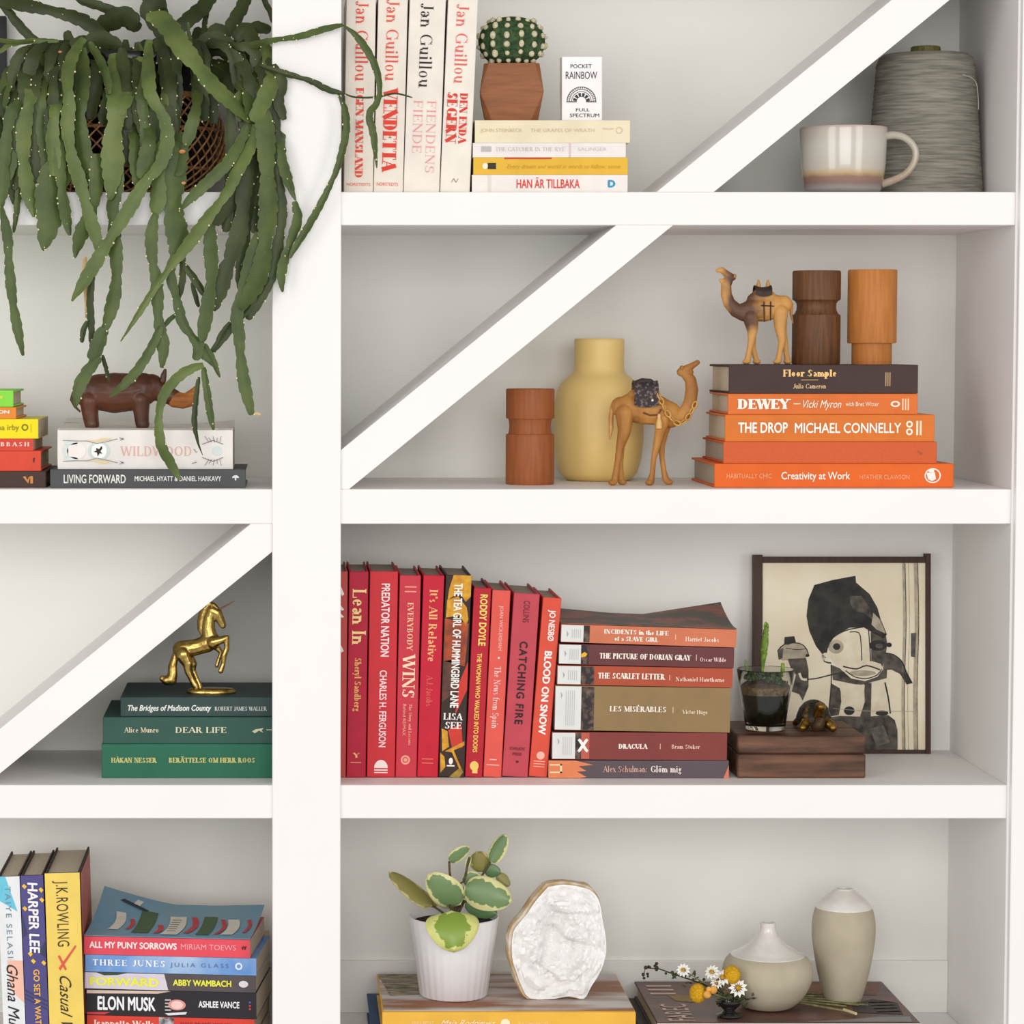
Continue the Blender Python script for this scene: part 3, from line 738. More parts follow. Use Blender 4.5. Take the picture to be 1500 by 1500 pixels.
# ---- classics stack
yf = 0.05; z = zs + 0.0002
G4 = 'classic paperbacks stacked beside the red row'
WT = (250, 236, 222)
TAG = mat('tag_white', (226, 226, 222), .6)
ART = mat('spine_art', (44, 38, 38), .6, c2=(132, 104, 92), scale=120, lo=.45, hi=.75)
rolls = [0.1, 0.35, 0.9, 1.1, 1.35, 1.8]
def classic(i, label, x0, x1, yt, yb, col, z, tag=None, dark=None, **kw):
    bk = Book(label, x0, yb, x1 - x0, yb - yt, yf, z, .128, cloth(col, .55), hard=False, rot=(0, R_(rolls[i]), 0), pivot_right=True, group=G4, **kw)
    if tag:
        bk.rect(x0 + .5, yt + 1, tag, yb - 1, TAG, 'spine_tag')
        for q in range(5): bk.rect(x0 + 16 + q * 3, yt + 7, x0 + 16.8 + q * 3, yb - 7, ink((190, 190, 190)), 'publisher_mark', .0005)
        bk.poly([(x0 + 8, yt + 9), (x0 + 11, yt + 14), (x0 + 9, yt + 19)], ink((170, 170, 172)), 'publisher_mark', .0005)
    if dark: bk.rect(tag, yt + 1, dark, yb - 1, ART, 'spine_picture')
    return bk, z + bk.T + .0004
b, z = classic(0, 'slate grey paperback with jagged orange corner at the stack foot', 806, 1072, 1115.5, 1141.5, (98, 86, 92), z)
b.poly([(806, 1115.5), (845, 1115.5), (872, 1122), (850, 1124), (862, 1131), (848, 1132), (862, 1140), (852, 1141.5), (806, 1141.5)], ink((228, 134, 88)))
b.poly([(1064, 1141.5), (1072, 1122), (1072, 1141.5)], ink((214, 120, 96)))
for r in ((808, 1121, 826, 1123), (808, 1132, 826, 1134), (823, 1121, 826, 1134)): b.rect(*r, ink((250, 222, 180)), 'publisher_mark', .0006)
b.text('Alex Schulman:', 886, 951, 1128, 9, (216, 170, 156), 'serif', 'author_name', tk=.16, tn=.05); b.text('Glöm mig', 957, 1002, 1128, 9.5, (242, 228, 220), 'serif', tk=.2, tn=.06)
b, z = classic(1, 'brick red paperback with a white cross on its spine', 811, 1069, 1073.5, 1114, (138, 66, 62), z, 845, 854)
b.rect(854, 1074.5, 866, 1113, ink((190, 92, 74)))
b.text('X', 848, 865, 1093, 17, (250, 246, 242), bold=.07, name='spine_print', out=.0007); b.text('DRACULA', 909, 952, 1094, 7, WT, 'serif', tk=.28, tn=.07)
b.rect(970, 1090, 971, 1098, ink((226, 180, 160))); b.text('Bram Stoker', 987, 1029, 1094, 6, (240, 196, 180), 'serif', 'author_name', tk=.2, tn=.06)
b, z = classic(2, 'very thick olive brown paperback in the classics stack', 814.5, 1073, 1007, 1073, (150, 124, 84), z, 853, 872)
b.text('LES MISÉRABLES', 895, 978, 1040, 8, WT, 'serif', tk=.24, tn=.06); b.rect(988, 1036, 989, 1045, ink((230, 206, 170)))
b.text('Victor Hugo', 1002, 1039, 1043, 6, (238, 220, 190), 'serif', 'author_name', tk=.2, tn=.06)
b, z = classic(3, 'rust orange paperback above the thick olive one', 818, 1076, 979, 1007.5, (182, 84, 58), z, 852.5, 872)
b.text('THE SCARLET LETTER', 878, 977, 993, 8.5, WT, 'serif', tk=.28, tn=.07); b.rect(983, 990, 984, 998, ink((236, 196, 170)))
b.text('Nathaniel Hawthorne', 992, 1064, 996, 6, (244, 210, 190), 'serif', 'author_name', tk=.2, tn=.06)
b, z = classic(4, 'maroon paperback with a little yellow bird on its spine', 820, 1078, 950, 980, (110, 62, 64), z, 852.5, 864)
b.poly([(852, 965), (858, 961), (862, 964), (859, 968), (853, 969)], ink((240, 180, 50)), out=.0006)
b.text('THE PICTURE OF DORIAN GRAY', 880, 1015, 966, 8, WT, 'serif', tk=.28, tn=.07); b.rect(1022, 961, 1023, 970, ink((230, 190, 176)))
b.text('Oscar Wilde', 1028, 1066, 968, 6, (238, 204, 190), 'serif', 'author_name', tk=.2, tn=.06)
b, z = classic(5, 'salmon orange paperback topmost, its cover curling up', 823, 1081, 925, 951.5, (214, 124, 90), z, 856, 865)
b.text('INCIDENTS in the LIFE', 886, 981, 933.5, 6.5, WT, 'serif', tk=.28, tn=.07); b.text('of a SLAVE GIRL', 902, 966, 943.5, 6.5, WT, 'serif', tk=.28, tn=.07)
b.rect(991, 935, 992, 943, ink((244, 206, 180))); b.text('Harriet Jacobs', 1006, 1055, 941, 6.5, (250, 226, 206), 'serif', 'author_name', tk=.2, tn=.06)
def curled_cover(bk, lift, m, name='front_cover', nx=22, ny=12, gap=.0006):
    mb = MB(); vs = []; fs = []
    for k in (0, 1):
        for j in range(ny + 1):
            for i in range(nx + 1):
                u_, v_ = i / nx, j / ny
                vs.append((bk.off[0] + bk.L * u_, bk.D * v_, bk.T + gap + lift(u_, v_) + k * .0006))
    n = (nx + 1) * (ny + 1)
    for j in range(ny):
        for i in range(nx):
            q = j * (nx + 1) + i
            fs.append((q, q + 1, q + nx + 2, q + nx + 1)); fs.append((n + q, n + q + nx + 1, n + q + nx + 2, n + q + 1))
    mb.add(vs, fs)
    for i in range(nx): mb.f.append((i, n + i, n + i + 1, i + 1)); q = ny * (nx + 1) + i; mb.f.append((q, q + 1, n + q + 1, n + q))
    for j in range(ny):
        a_, c_ = j * (nx + 1), (j + 1) * (nx + 1); mb.f.append((a_, c_, n + c_, n + a_)); a_ += nx; c_ += nx; mb.f.append((a_, n + a_, n + c_, c_))
    return mb.build(name, m, bk.t, smooth=60, org=(0, 0, 0))
curled_cover(b, lambda u_, v_: .008 * v_ * v_ * (0.25 + max(0, .35 - u_) * 1.5) + .024 * max(0, v_ - .15) ** 1.5 * max(0, u_ - .55) ** 1.0 * 2.0,
             mat('cover_painting', (146, 92, 76), .5, c2=(88, 82, 72), scale=28, lo=.42, hi=.56))

# ---- green stack, third shelf left bay
zs = ZT[3]; yf = 0.052; z = zs + 0.0002
G5 = 'green hardbacks under the brass unicorn'
b, z = stack_book('thick emerald green hardback at the stack foot with gold capitals', 147, 416, 1090, 1140.5, cloth((48, 112, 88), .6), z, yf, 0.16, True, group=G5, pages=PAGESG)
b.text('HÅKAN NESSER', 161, 229, 1114, 7.5, (190, 192, 120), 'serif', 'author_name', tk=.3, tn=.12); b.text('BERÄTTELSE OM HERR ROOS', 246, 373, 1114, 7.5, (190, 192, 120), 'serif', tk=.3, tn=.12)
b, z = stack_book('teal green hardback with pale serif title in the middle of its stack', 149, 418, 1050, 1089.5, cloth((58, 94, 84), .6), z, yf + .001, 0.16, True, group=G5, pages=PAGESG)
b.text('Alice Munro', 180, 231, 1069, 7.5, (222, 214, 182), 'serif', 'author_name', tk=.18, tn=.06); b.text('DEAR LIFE', 256, 331, 1069, 8.5, (226, 220, 186), 'serif', tk=.18, tn=.06)
b.poly([(369, 1071), (374, 1068), (381, 1067), (386, 1066), (383, 1070), (386, 1073), (379, 1070), (373, 1074)], ink((214, 206, 170)), 'publisher_mark')
b.rect(390, 1068, 398, 1069.5, ink((190, 186, 150)), 'publisher_mark')
b, z = stack_book('slim dark teal hardback with white title directly beneath the unicorn', 175, 420, 1020, 1049, cloth((60, 80, 78), .55), z, yf + .004, 0.145, True, group=G5, pages=PAGESG)
b.text('The Bridges of Madison County', 186, 309, 1036, 8, (232, 234, 230), bold=.03, shear=.25); b.text('ROBERT JAMES WALLER', 314, 391, 1037, 6, (206, 210, 206), 'serif', 'author_name', tk=.2, tn=.07)
Z_GREEN = z; Y_GREEN = yf + .004

# ---- rainbow stack cut by the frame, second shelf left bay
zs = ZT[2]; yf = 0.03; z = zs + 0.0002
G6 = 'bright books stacked at the frame edge'
b, z = stack_book('dark brown hardback with gold mark under red books', -190, 67, 690, 714, cloth((78, 60, 54)), z, yf, .16, True, group=G6)
b.poly([(33, 698), (37, 697), (40, 703), (42, 698), (44, 698), (41, 708)], ink((206, 140, 74)), 'publisher_mark', .0006); b.rect(44, 697, 48, 708, ink((206, 140, 74)), 'publisher_mark', .0006)
b, z = stack_book('thick tomato red hardback above the dark brown one', -200, 60, 660, 690, cloth((224, 78, 54), .5), z, yf, .15, True, group=G6)
b.poly([(48, 671), (51, 670), (50, 678), (48, 676)], ink((110, 36, 30)), 'publisher_mark', .0006)
b, z = stack_book('thin red paperback with spaced white capitals', -180, 48.5, 642, 659.5, cloth((220, 74, 58), .5), z, yf, .13, False, group=G6)
b.text('KABBASH', -18, 43, 650, 6, (246, 206, 190), 'serif', tk=.26, tn=.08, track=.3)
b, z = stack_book('yellow paperback with olive lettering and small ring', -190, 56, 613, 641.5, cloth((250, 230, 24), .5), z, yf, .14, False, group=G6)
b.text('samantha irby', -36, 28, 625, 8, (150, 140, 14), bold=.01); b.disc(36.5, 625, 5, 5, ink((130, 122, 16)), ring=.6); b.rect(45, 620, 46, 632, ink((190, 176, 20)))
b, z = stack_book('thin orange hardback second from the top of rainbow stack', -170, 24, 595, 612.5, cloth((238, 144, 50), .5), z, yf, .13, True, group=G6)
b.text('MORRISON', -40, 14, 602, 4.5, (250, 236, 220), bold=.04)
b, z = stack_book('lime green hardback topmost in the rainbow stack', -180, 20, 570, 594.5, cloth((140, 226, 74), .5), z, yf, .13, True, group=G6)
b.rect(-10, 578, 4, 582, ink((214, 214, 70)))

# ---- two books under the rhinoceros
z = zs + 0.0002; yf = 0.026
G7 = 'two books under the wooden rhinoceros'
b, z = stack_book('slim charcoal hardback with white condensed title', 73, 360, 687, 714, cloth((86, 88, 90), .6), z, yf, .15, True, group=G7, pages=PAGESG)
b.text('LIVING FORWARD', 93, 184, 701, 12, (236, 236, 232), bold=.02); b.text('MICHAEL HYATT & DANIEL HARKAVY', 197, 324, 700.5, 7, (226, 226, 222), bold=.03, name='author_name')
b.disc(345, 699.5, 5, 4, ink((226, 226, 224)), a1=180); b.rect(344, 699, 346, 703, ink((226, 226, 224)), 'publisher_mark')
b, z = stack_book('thick white paperback with pink title, twigs and bird drawn on spine', 84, 341, 629, 686.5, cloth((244, 240, 234), .6), z, yf + .002, .14, False, group=G7, round_spine=.003)
b.text('WILDWOOD', 176, 280, 660, 14, (232, 172, 164), 'serif', tk=.11, tn=.05, track=.08)
TW = ink((152, 144, 148)); OC = ink((234, 208, 160)); PB = ink((216, 228, 224)); PK = ink((246, 234, 231))
def stroke(bk, pts, w, m, out=.0008, name='spine_drawing'):
    for A, B in zip(pts, pts[1:]):
        dx, dy = B[0] - A[0], B[1] - A[1]; L = math.hypot(dx, dy) or 1; nx, ny = -dy / L * w / 2, dx / L * w / 2
        bk.poly([(A[0] + nx, A[1] + ny), (A[0] - nx, A[1] - ny), (B[0] - nx, B[1] - ny), (B[0] + nx, B[1] + ny)], m, name, out)
for sgn in (1, -1):
    f = lambda y: 659.5 + sgn * (y - 659.5)
    stroke(b, [(92, f(644)), (110, f(645)), (128, f(645)), (142, f(649)), (160, f(645)), (172, f(642))], 1.1, TW)
    b.poly([(124, f(644)), (140, f(647)), (165, f(642)), (150, f(641)), (140, f(644))], OC, 'spine_drawing', .0006)
    stroke(b, [(175, f(640)), (181, f(643))], 1.2, TW); stroke(b, [(176, f(644)), (181, f(641))], 1.2, TW)
    stroke(b, [(296, f(650)), (312, f(644)), (327, f(650))], 1.2, TW)
    for q in range(5): stroke(b, [(306 + q * 4, f(647)), (300 + q * 6, f(638 + (q % 2) * 2))], .9, TW)
    b.disc(104, f(648), 10, 2.5, PB, 'spine_drawing', .0005)
b.disc(112, 659.5, 14, 12, PK, 'spine_drawing', .0005); b.disc(96, 659.5, 4, 9, PB, 'spine_drawing', .0005); b.disc(318, 659.5, 7, 7, PB, 'spine_drawing', .0005)
b.disc(145, 659.5, 16, 13, ink((206, 218, 216)), 'spine_drawing', .0005, ring=.75); b.disc(145, 659.5, 11.5, 11, ink((250, 248, 244)), 'spine_drawing', .0006)
b.poly([(141, 655), (145, 657), (149, 652), (150, 656), (147, 660), (150, 664), (146, 663), (143, 668), (142, 662), (137, 661), (141, 659)], ink((40, 34, 34)), 'spine_drawing', .0009)
stroke(b, [(284, 657), (288, 662)], 1.2, TW); stroke(b, [(281, 678), (288, 676)], 1.4, TW)
curled_cover(b, lambda u_, v_: .009 * v_ * v_ * (.6 + .4 * math.cos(u_ * 5)), mat('cover_white_print', (232, 226, 218), .6, c2=(150, 140, 134), scale=45, lo=.6, hi=.8))
Z_WILD = z + .0012; Y_WILD = yf + .002

# ---- bottom left: standing books
zs = ZT[4]; yf = 0.04
pyb4 = 1550
G8 = 'standing books on the lowest shelf'
def low(label, b0, b1, topy, lean, col, depth, hard=True):
    bk = Book(label, b0, pyb4, pyb4 - topy, b1 - b0, yf, zs + .0002, depth, cloth((74, 62, 54), .7), flat=False, hard=hard, rot=(0, R_(lean), 0), group=G8)
    MB().box(0, bk.T, -.0005, .003, 0, bk.L - .0004).build('dust_jacket', cloth(col, .5), bk.t, smooth=0, org=(0, 0, 0))
    bk.lift = .0005
    return bk
b = low('white spined hardback with blue and peach shapes and black script', 2, 34.5, 1275, -2.0, (240, 242, 244), .165)
b.poly([(.0, 1275), (.35, 1275), (.85, 1328), (.0, 1310)], ink((110, 200, 224))); b.poly([(.3, 1400), (.99, 1402), (.99, 1465), (.4, 1445)], ink((244, 190, 168)))
b.vtext('TAIYE SELASI', 1290, 1397, .45, 8, (120, 138, 150), name='author_name', space=1.3); b.vtext('Ghana Must Go', 1407, 1548, .5, 16, (40, 38, 40), shear=.4, bold=.004)
b = low('violet blue hardback with white capitals and yellow leaves', 35.5, 69, 1273.5, -1.9, (88, 82, 140), .165)
b.vtext('HARPER LEE', 1284, 1390, .52, 14, (246, 244, 242), bold=.03, shear=.1, name='author_name', out=.0008); b.vtext('GO SET A WATCHMAN', 1414, 1540, .55, 8.5, (236, 180, 84), bold=.03, out=.0008)
LY = ink((244, 196, 64)); TR = ink((58, 62, 92))
for fx, fy in ((.15, 1290), (.88, 1296), (.9, 1311), (.14, 1323), (.3, 1391), (.42, 1402), (.88, 1405)):
    b.poly([(fx - .1, fy - 1), (fx, fy - 4), (fx + .12, fy), (fx + .02, fy + 4)], LY, 'spine_drawing', .0006)
for q in range(3): b.poly([(.02, 1444 + q * 6), (.98, 1462 + q * 6), (.98, 1464 + q * 6), (.02, 1446 + q * 6)], TR, 'spine_drawing', .0004)
b.poly([(.02, 1330), (.2, 1360), (.05, 1366)], TR, 'spine_drawing', .0004); b.poly([(.98, 1372), (.7, 1390), (.98, 1398)], TR, 'spine_drawing', .0004)
b = low('thick yellow hardback with black hand lettering and a red cross', 70, 121.5, 1270, -1.6, (248, 216, 108), .17)
b.vtext('J.K.ROWLING', 1282, 1380, .48, 17, (70, 56, 34), name='author_name', space=1.1); b.vtext('Casual Vacancy', 1424, 1566, .5, 17, (52, 42, 30), shear=.5)
b.poly([(.3, 1394), (.36, 1393), (.55, 1414), (.5, 1416)], ink((222, 92, 76)), 'spine_drawing', .0006); b.poly([(.36, 1416), (.32, 1412), (.82, 1378), (.84, 1381)], ink((222, 92, 76)), 'spine_drawing', .0007)
q_ = sc(yf)
MB().add([(b.T + .0005, .01, b.L - .004), (b.T + .0005, b.D - .006, b.L - .004), (b.T + .0005, b.D - .006, .05), (b.T + .0005, .01, .05)], [(0, 1, 2, 3)]).build('front_cover_print', mat('jacket_red', (190, 92, 76), .5, c2=(176, 78, 66), scale=20), b.t, smooth=0, org=(0, 0, 0))

# ---- bottom left: stack turned a little
G9 = 'paperbacks stacked on the lowest shelf'
YAW = R_(-6.5); z = zs + .0002
def turned(label, x0, x1, yt, yb, col, z, depth=.13, hard=False):
    bk = Book(label, x0, yb, x1 - x0, yb - yt, .058, z, depth, cloth(col, .5), hard=hard, rot=(0, 0, YAW), group=G9)
    return bk, z + bk.T + .0003
b, z = turned('plain grey paperback lowest in the turned stack', 125, 376, 1508, 1544, (150, 146, 140), z)
b, z = turned('red orange paperback with small photograph strip on spine', 123.5, 374, 1482.5, 1508, (226, 74, 58), z)
b.text('Jeannette Walls', 133, 224, 1493, 8, (250, 222, 206), 'serif', 'author_name', tk=.22, tn=.07); b.rect(232, 1483, 254, 1507, mat('photo_grey', (190, 190, 190), .6, c2=(60, 60, 64), scale=140), 'spine_picture')
b.text('HALF BROKE HORSES', 264, 341, 1492, 5.5, (150, 40, 36), 'serif', tk=.22, tn=.08); b.rect(355, 1490, 362, 1494, ink((140, 40, 36)), 'publisher_mark')
b, z = turned('black paperback with big white condensed title and tiny portrait', 122.5, 377, 1443.5, 1482.5, (48, 46, 50), z, .14)
b.text('ELON MUSK', 140, 227, 1464, 19, (246, 246, 248), bold=.035); b.text('ASHLEE VANCE', 291, 352, 1462, 9, (240, 240, 242), bold=.035, name='author_name')
b.disc(259, 1464, 13, 8, ink((226, 150, 142)), 'spine_picture', .0007); b.disc(259, 1464, 9, 6, ink((240, 204, 196)), 'spine_picture', .0009)
for q in range(4): b.rect(241, 1456 + q * 5, 250, 1458 + q * 5, ink((200, 190, 184)), 'spine_picture', .0006)
b.poly([(241, 1477), (274, 1474), (272, 1478), (246, 1480)], ink((224, 224, 230)), 'spine_picture', .0006); b.poly([(124, 1445), (250, 1444), (230, 1448), (124, 1450)], ink((214, 190, 176)), 'spine_picture', .0006)
b.poly([(124, 1478), (160, 1477), (150, 1481), (124, 1481)], ink((206, 60, 66)), 'spine_picture', .0006)
for q, cc in enumerate(((70, 90, 190), (200, 60, 60), (200, 60, 60))): b.rect(366, 1456 + q * 5, 369, 1459 + q * 5, ink(cc), 'publisher_mark', .0006)
b, z = turned('grey and white paperback with neon yellow capitals', 121.5, 376, 1418.5, 1443.5, (92, 84, 86), z)
b.poly([(121.5, 1419), (240, 1419), (246, 1443), (121.5, 1443)], ink((216, 208, 220))); b.poly([(138, 1418.6), (186, 1418.6), (170, 1422), (150, 1423)], ink((64, 74, 56)), out=.0004)
b.text('FORWARD', 128, 232, 1432, 11.5, (240, 238, 84), bold=.045); b.text('ABBY WAMBACH', 253, 340, 1431, 8.5, (236, 234, 70), bold=.04, name='author_name')
b.disc(358, 1431, 7, 5, ink((226, 224, 222)))
b, z = turned('sky blue paperback with spaced white serif title', 121.5, 377, 1393, 1418.5, (98, 152, 212), z)
b.cover.data.materials[0] = mat('sky_cover', (74, 134, 206), .5, c2=(168, 194, 224), scale=14, lo=.35, hi=.7)
b.text('THREE JUNES', 133, 241, 1404, 9, (246, 248, 252), 'serif', tk=.2, tn=.07, track=.2); b.text('JULIA GLASS', 249, 336, 1405, 6, (84, 116, 170), name='author_name', space=1.4)
b.disc(351, 1405, 5.5, 5.5, ink((226, 236, 246)), ring=.55)
b, z = turned('pink red paperback topmost, blue pictured cover curling at one corner', 120, 368, 1366, 1393, (236, 84, 98), z, .135)
b.text('ALL MY PUNY SORROWS', 128, 259, 1378, 9, (252, 226, 226), bold=.045); b.text('MIRIAM TOEWS', 265, 347, 1378, 8, (248, 160, 168), bold=.01, name='author_name')
b.text('ff', 355, 363, 1378, 5, (60, 30, 40), bold=.02, name='publisher_mark')
def lift(u_, v_): return .018 * v_ ** 1.6 * max(0, .45 - u_) ** 1.2 * 3.0 + .011 * v_ * v_ + .004 * v_ * max(0, u_ - .7) * 2
cv = curled_cover(b, lift, mat('cover_blue_art', (124, 156, 170), .5, c2=(112, 158, 184), scale=20))
def on_cover(pts, m, up=.0009):
    q = [(b.L * u_, b.D * v_, b.T + .0006 + .0006 + lift(u_, v_) + up) for u_, v_ in pts]
    o_ = MB().add(q, [tuple(range(len(q)))]).build('cover_drawing', m, cv, smooth=0, org=(0, 0, 0), fix=False)
CR = ink((226, 220, 206)); GRN = mat('acorn_green', (74, 102, 66), .6); RDR = ink((196, 66, 72))
def ribbon_flag(u0, u1, v0, v1, m, bend=.05, n=6):
    a_ = [(u0 + bend * math.sin(k / n * 3.1) * .4, v0 + (v1 - v0) * k / n) for k in range(n + 1)]
    c_ = [(u1 + bend * math.sin(k / n * 3.1) * .4, v0 + (v1 - v0) * k / n) for k in range(n + 1)]
    for k in range(n): on_cover([a_[k], c_[k], c_[k + 1], a_[k + 1]], m)
ribbon_flag(.12, .18, .2, .62, CR); ribbon_flag(.27, .37, .12, .72, GRN, .02); ribbon_flag(.45, .55, .08, .66, CR); ribbon_flag(.66, .74, .1, .68, GRN, .02)
ribbon_flag(.81, .88, .12, .6, CR); ribbon_flag(.22, .245, .22, .5, RDR); ribbon_flag(.4, .43, .12, .4, RDR); ribbon_flag(.58, .615, .15, .66, RDR, .08); ribbon_flag(.765, .79, .12, .6, RDR, .08); ribbon_flag(.93, .95, .2, .6, RDR)
for q in range(6): on_cover([(.475, .2 + q * .07), (.53, .2 + q * .07), (.53, .215 + q * .07), (.475, .215 + q * .07)], ink((120, 116, 110)), .0013)
on_cover([(.12, .84), (.3, .7), (.31, .74), (.14, .88)], ink((44, 54, 66))); on_cover([(.2, .8), (.24, .78), (.26, .9), (.22, .92)], CR)
Z_LOW = z
# book seen behind that stack
bk = Book('tan paperback lying behind the turned stack', 205, 1550, 182, 128, .205, zs + .0002, .06, cloth((190, 166, 120)), hard=False, group=G9, x=(212 - XC) * sc(.205))

# ---- big books, lowest shelf right bay
yf = 0.045; z = zs + .0002
G10 = 'large books on the lowest shelf'
pb = 1549
blue = Book('blue cloth hardback below the yellow spined picture book', 546, pb, 372, 34, .06, z, .205, cloth((74, 98, 140), .7), group=G10)
z1 = z + blue.T + .0003
yb = Book('picture book with landscape cover and yellow spine under the potted plant', 561.5, 1513, 376, 36, yf, z1, .2, cloth((246, 190, 74), .5), group=G10)
yb.text('ERIN BENZ', 606, 638, 1493, 4, (252, 224, 160), name='author_name'); yb.text('Maia Rodriguez', 648, 730, 1493, 8.5, (254, 234, 190), shear=.5, bold=.006)
yb.disc(744, 1494, 7, 7, ink((254, 236, 200))); yb.text('SOL CHRONICLES', 763, 808, 1494, 4, (252, 224, 160))
LAND = mat('landscape_photo', (206, 200, 196), .4, c2=(150, 92, 52), scale=9, stretch=(.6, 3.0, 1), detail=8, lo=.42, hi=.6, spec=.3)
pl = MB().box(.002, yb.L - .001, .006, yb.D - .001, yb.T, yb.T + .0004).build('cover_photo', LAND, yb.t, smooth=0, org=(0, 0, 0))
MB().add([(.001, .2 - .002, yb.T + .0006), (.012 + .0, .08, yb.T + .0006), (.055, .09, yb.T + .0006), (.06, .14, yb.T + .0006), (.09, .16, yb.T + .0006), (.07, .198, yb.T + .0006)], [(0, 1, 2, 3, 4, 5)]).build('cover_photo_plants', mat('dark_foliage_print', (70, 72, 56), .5, c2=(180, 160, 130), scale=60, stretch=(1, 3, 1)), pl, smooth=0, org=(0, 0, 0), fix=False)
Z_YB = z1 + yb.T + .0011
gy = Book('dark grey book below the brown cover photograph book', 953, pb, 398, 26, .052, z, .215, cloth((86, 82, 80), .6), group=G10, pages=PAGESG)
z2 = z + gy.T + .0003
vb = Book('large book with brown photograph cover and pale lettering under the vases', 969, 1523, 391, 26, .05, z2, .216, cloth((92, 74, 68), .55), group=G10)
BRN = mat('brown_photo', (118, 82, 68), .4, c2=(84, 66, 62), scale=12, stretch=(1, 2, 1), detail=6)
pl = MB().box(.001, vb.L - .001, .003, vb.D - .001, vb.T, vb.T + .0004).build('cover_photo', BRN, vb.t, smooth=0, org=(0, 0, 0))
LP = ink((214, 186, 172)); zt_ = vb.T + .0008
def cov_poly(pts, m): MB().add([(x, y, zt_) for x, y in pts], [tuple(range(len(pts)))]).build('cover_photo_shape', m, pl, smooth=0, org=(0, 0, 0), fix=False)
letter(vb.t, 'FAREC', (.030, .050, zt_), (0, 1, 0), (-1, 0, 0), .085, .030, LP, name='title', bold=-.004)
letter(vb.t, 'III', (.026, .168, zt_), (0, 1, 0), (-1, 0, 0), .05, .03, LP, name='title', bold=-.004)
cov_poly([(.036, .11), (.06, .10), (.062, .135), (.03, .14)], ink((150, 126, 72)))
cov_poly([(.17, .003), (.292, .003), (.296, .03), (.26, .028), (.22, .014)], ink((142, 142, 142)))
cov_poly([(.235, .05), (.29, .04), (.296, .1), (.27, .12), (.24, .09)], ink((70, 62, 62)))
cov_poly([(.09, .15), (.28, .14), (.294, .2), (.1, .21)], mat('photo_rust', (142, 88, 66), .5, c2=(110, 78, 64), scale=30))
for q in range(4): cov_poly([(.262, .05 + q * .016), (.29, .054 + q * .016), (.29, .058 + q * .016), (.262, .054 + q * .016)], ink((128, 112, 92)))
Z_VB = z2 + vb.T + .0012
MB().box(0.0, vb.L, -.0006, 0, vb.T * .08, vb.T * .98).build('spine_jacket', ink((232, 230, 226)), vb.t, smooth=0, org=(0, 0, 0))

# ------------------------------------------------------------------ turned and thrown things
def at(px, y, z): return Vector(((px - XC) * sc(y), y, z))
def prof_px(rows, ybot, s, k=1.0):
    return [(r * s, (ybot - y) * s) for r, y in rows]

# pepper mills
W1 = wood('mill_wood_red', (164, 94, 50), (134, 72, 36)); W2 = wood('mill_wood_dark', (120, 78, 46), (72, 46, 28)); W3 = wood('mill_wood_light', (202, 130, 64), (170, 102, 46))
def mill(label, px, yc, z, rows, ybot, m, seam=None):
    s = sc(yc); t = thing('pepper_mill', label, 'pepper mill', at(px, yc, z), 'wooden mills on the middle shelf')
    if seam is None:
        MB().lathe([(0, 0)] + prof_px(rows, ybot, s) , 64, at(px, yc, z)).build('body', m, t, smooth=40)
    else:
        lo = [r for r in rows if r[1] >= seam]; hi = [r for r in rows if r[1] <= seam]
        MB().lathe([(0, (ybot - lo[0][1]) * s)] + prof_px(lo, ybot, s) + [(0, (ybot - lo[-1][1]) * s)], 64, at(px, yc, z)).build('body', m, t, smooth=40)
        MB().lathe([(0, (ybot - hi[0][1]) * s + .0002)] + prof_px(hi, ybot, s), 64, at(px, yc, z)).build('head', m, t, smooth=40)
    return t
yc = .115
mill('short reddish wood mill with waist groove beside the yellow vase', 776.5, yc, ZT[2],
     [(34.5, 711), (35.5, 709), (35.5, 640), (34.8, 637.5), (32, 637), (31, 632), (30.5, 626), (31, 619), (32, 615), (34.8, 614.5), (35.5, 612), (35.5, 573), (34.5, 571), (0, 570.5)], 711, W1, 637)
yc = Y_ORANGE + .075
mill('dark walnut mill with a deep round groove on the brown book', 1194, yc, Z_ORANGE,
     [(34, 533), (35, 531), (35, 464), (34.5, 461), (31.5, 459), (29, 454), (28.4, 449), (29, 444), (31.5, 440.5), (34.6, 439), (35, 436), (35, 399), (34, 396.5), (0, 396)], 533, W2, 461)
mill('light cherry wood mill with narrower foot on the brown book', 1275.5, yc, Z_ORANGE,
     [(28.5, 533), (29, 531), (29, 504), (29.2, 502.5), (34.8, 502), (35.5, 500), (35.5, 397), (34.5, 395), (0, 394.5)], 533, W3, 502.5)

# yellow vase
YV = mat('matt_yellow_glaze', (238, 208, 136), .42, c2=(232, 200, 126), scale=8, spec=.4)
yc = .212; s = sc(yc); c0 = at(877, yc, ZT[2])
t = thing('vase', 'matt ochre yellow vase with wide short neck behind the camel', 'vase', c0)
rows = [(40, 705), (48, 703.5), (56, 694), (62, 676), (65, 650), (66, 620), (65, 592), (61, 573), (54, 561), (45, 553.5), (38.5, 548), (36.5, 542), (36, 530), (36.5, 502), (36, 498.5), (34, 497.5), (33, 500), (33, 540), (50, 565), (58, 620), (50, 690), (0, 698)]
MB().lathe([(0, 0)] + prof_px(rows, 705, s), 72, c0).build('body', YV, t, smooth=60)

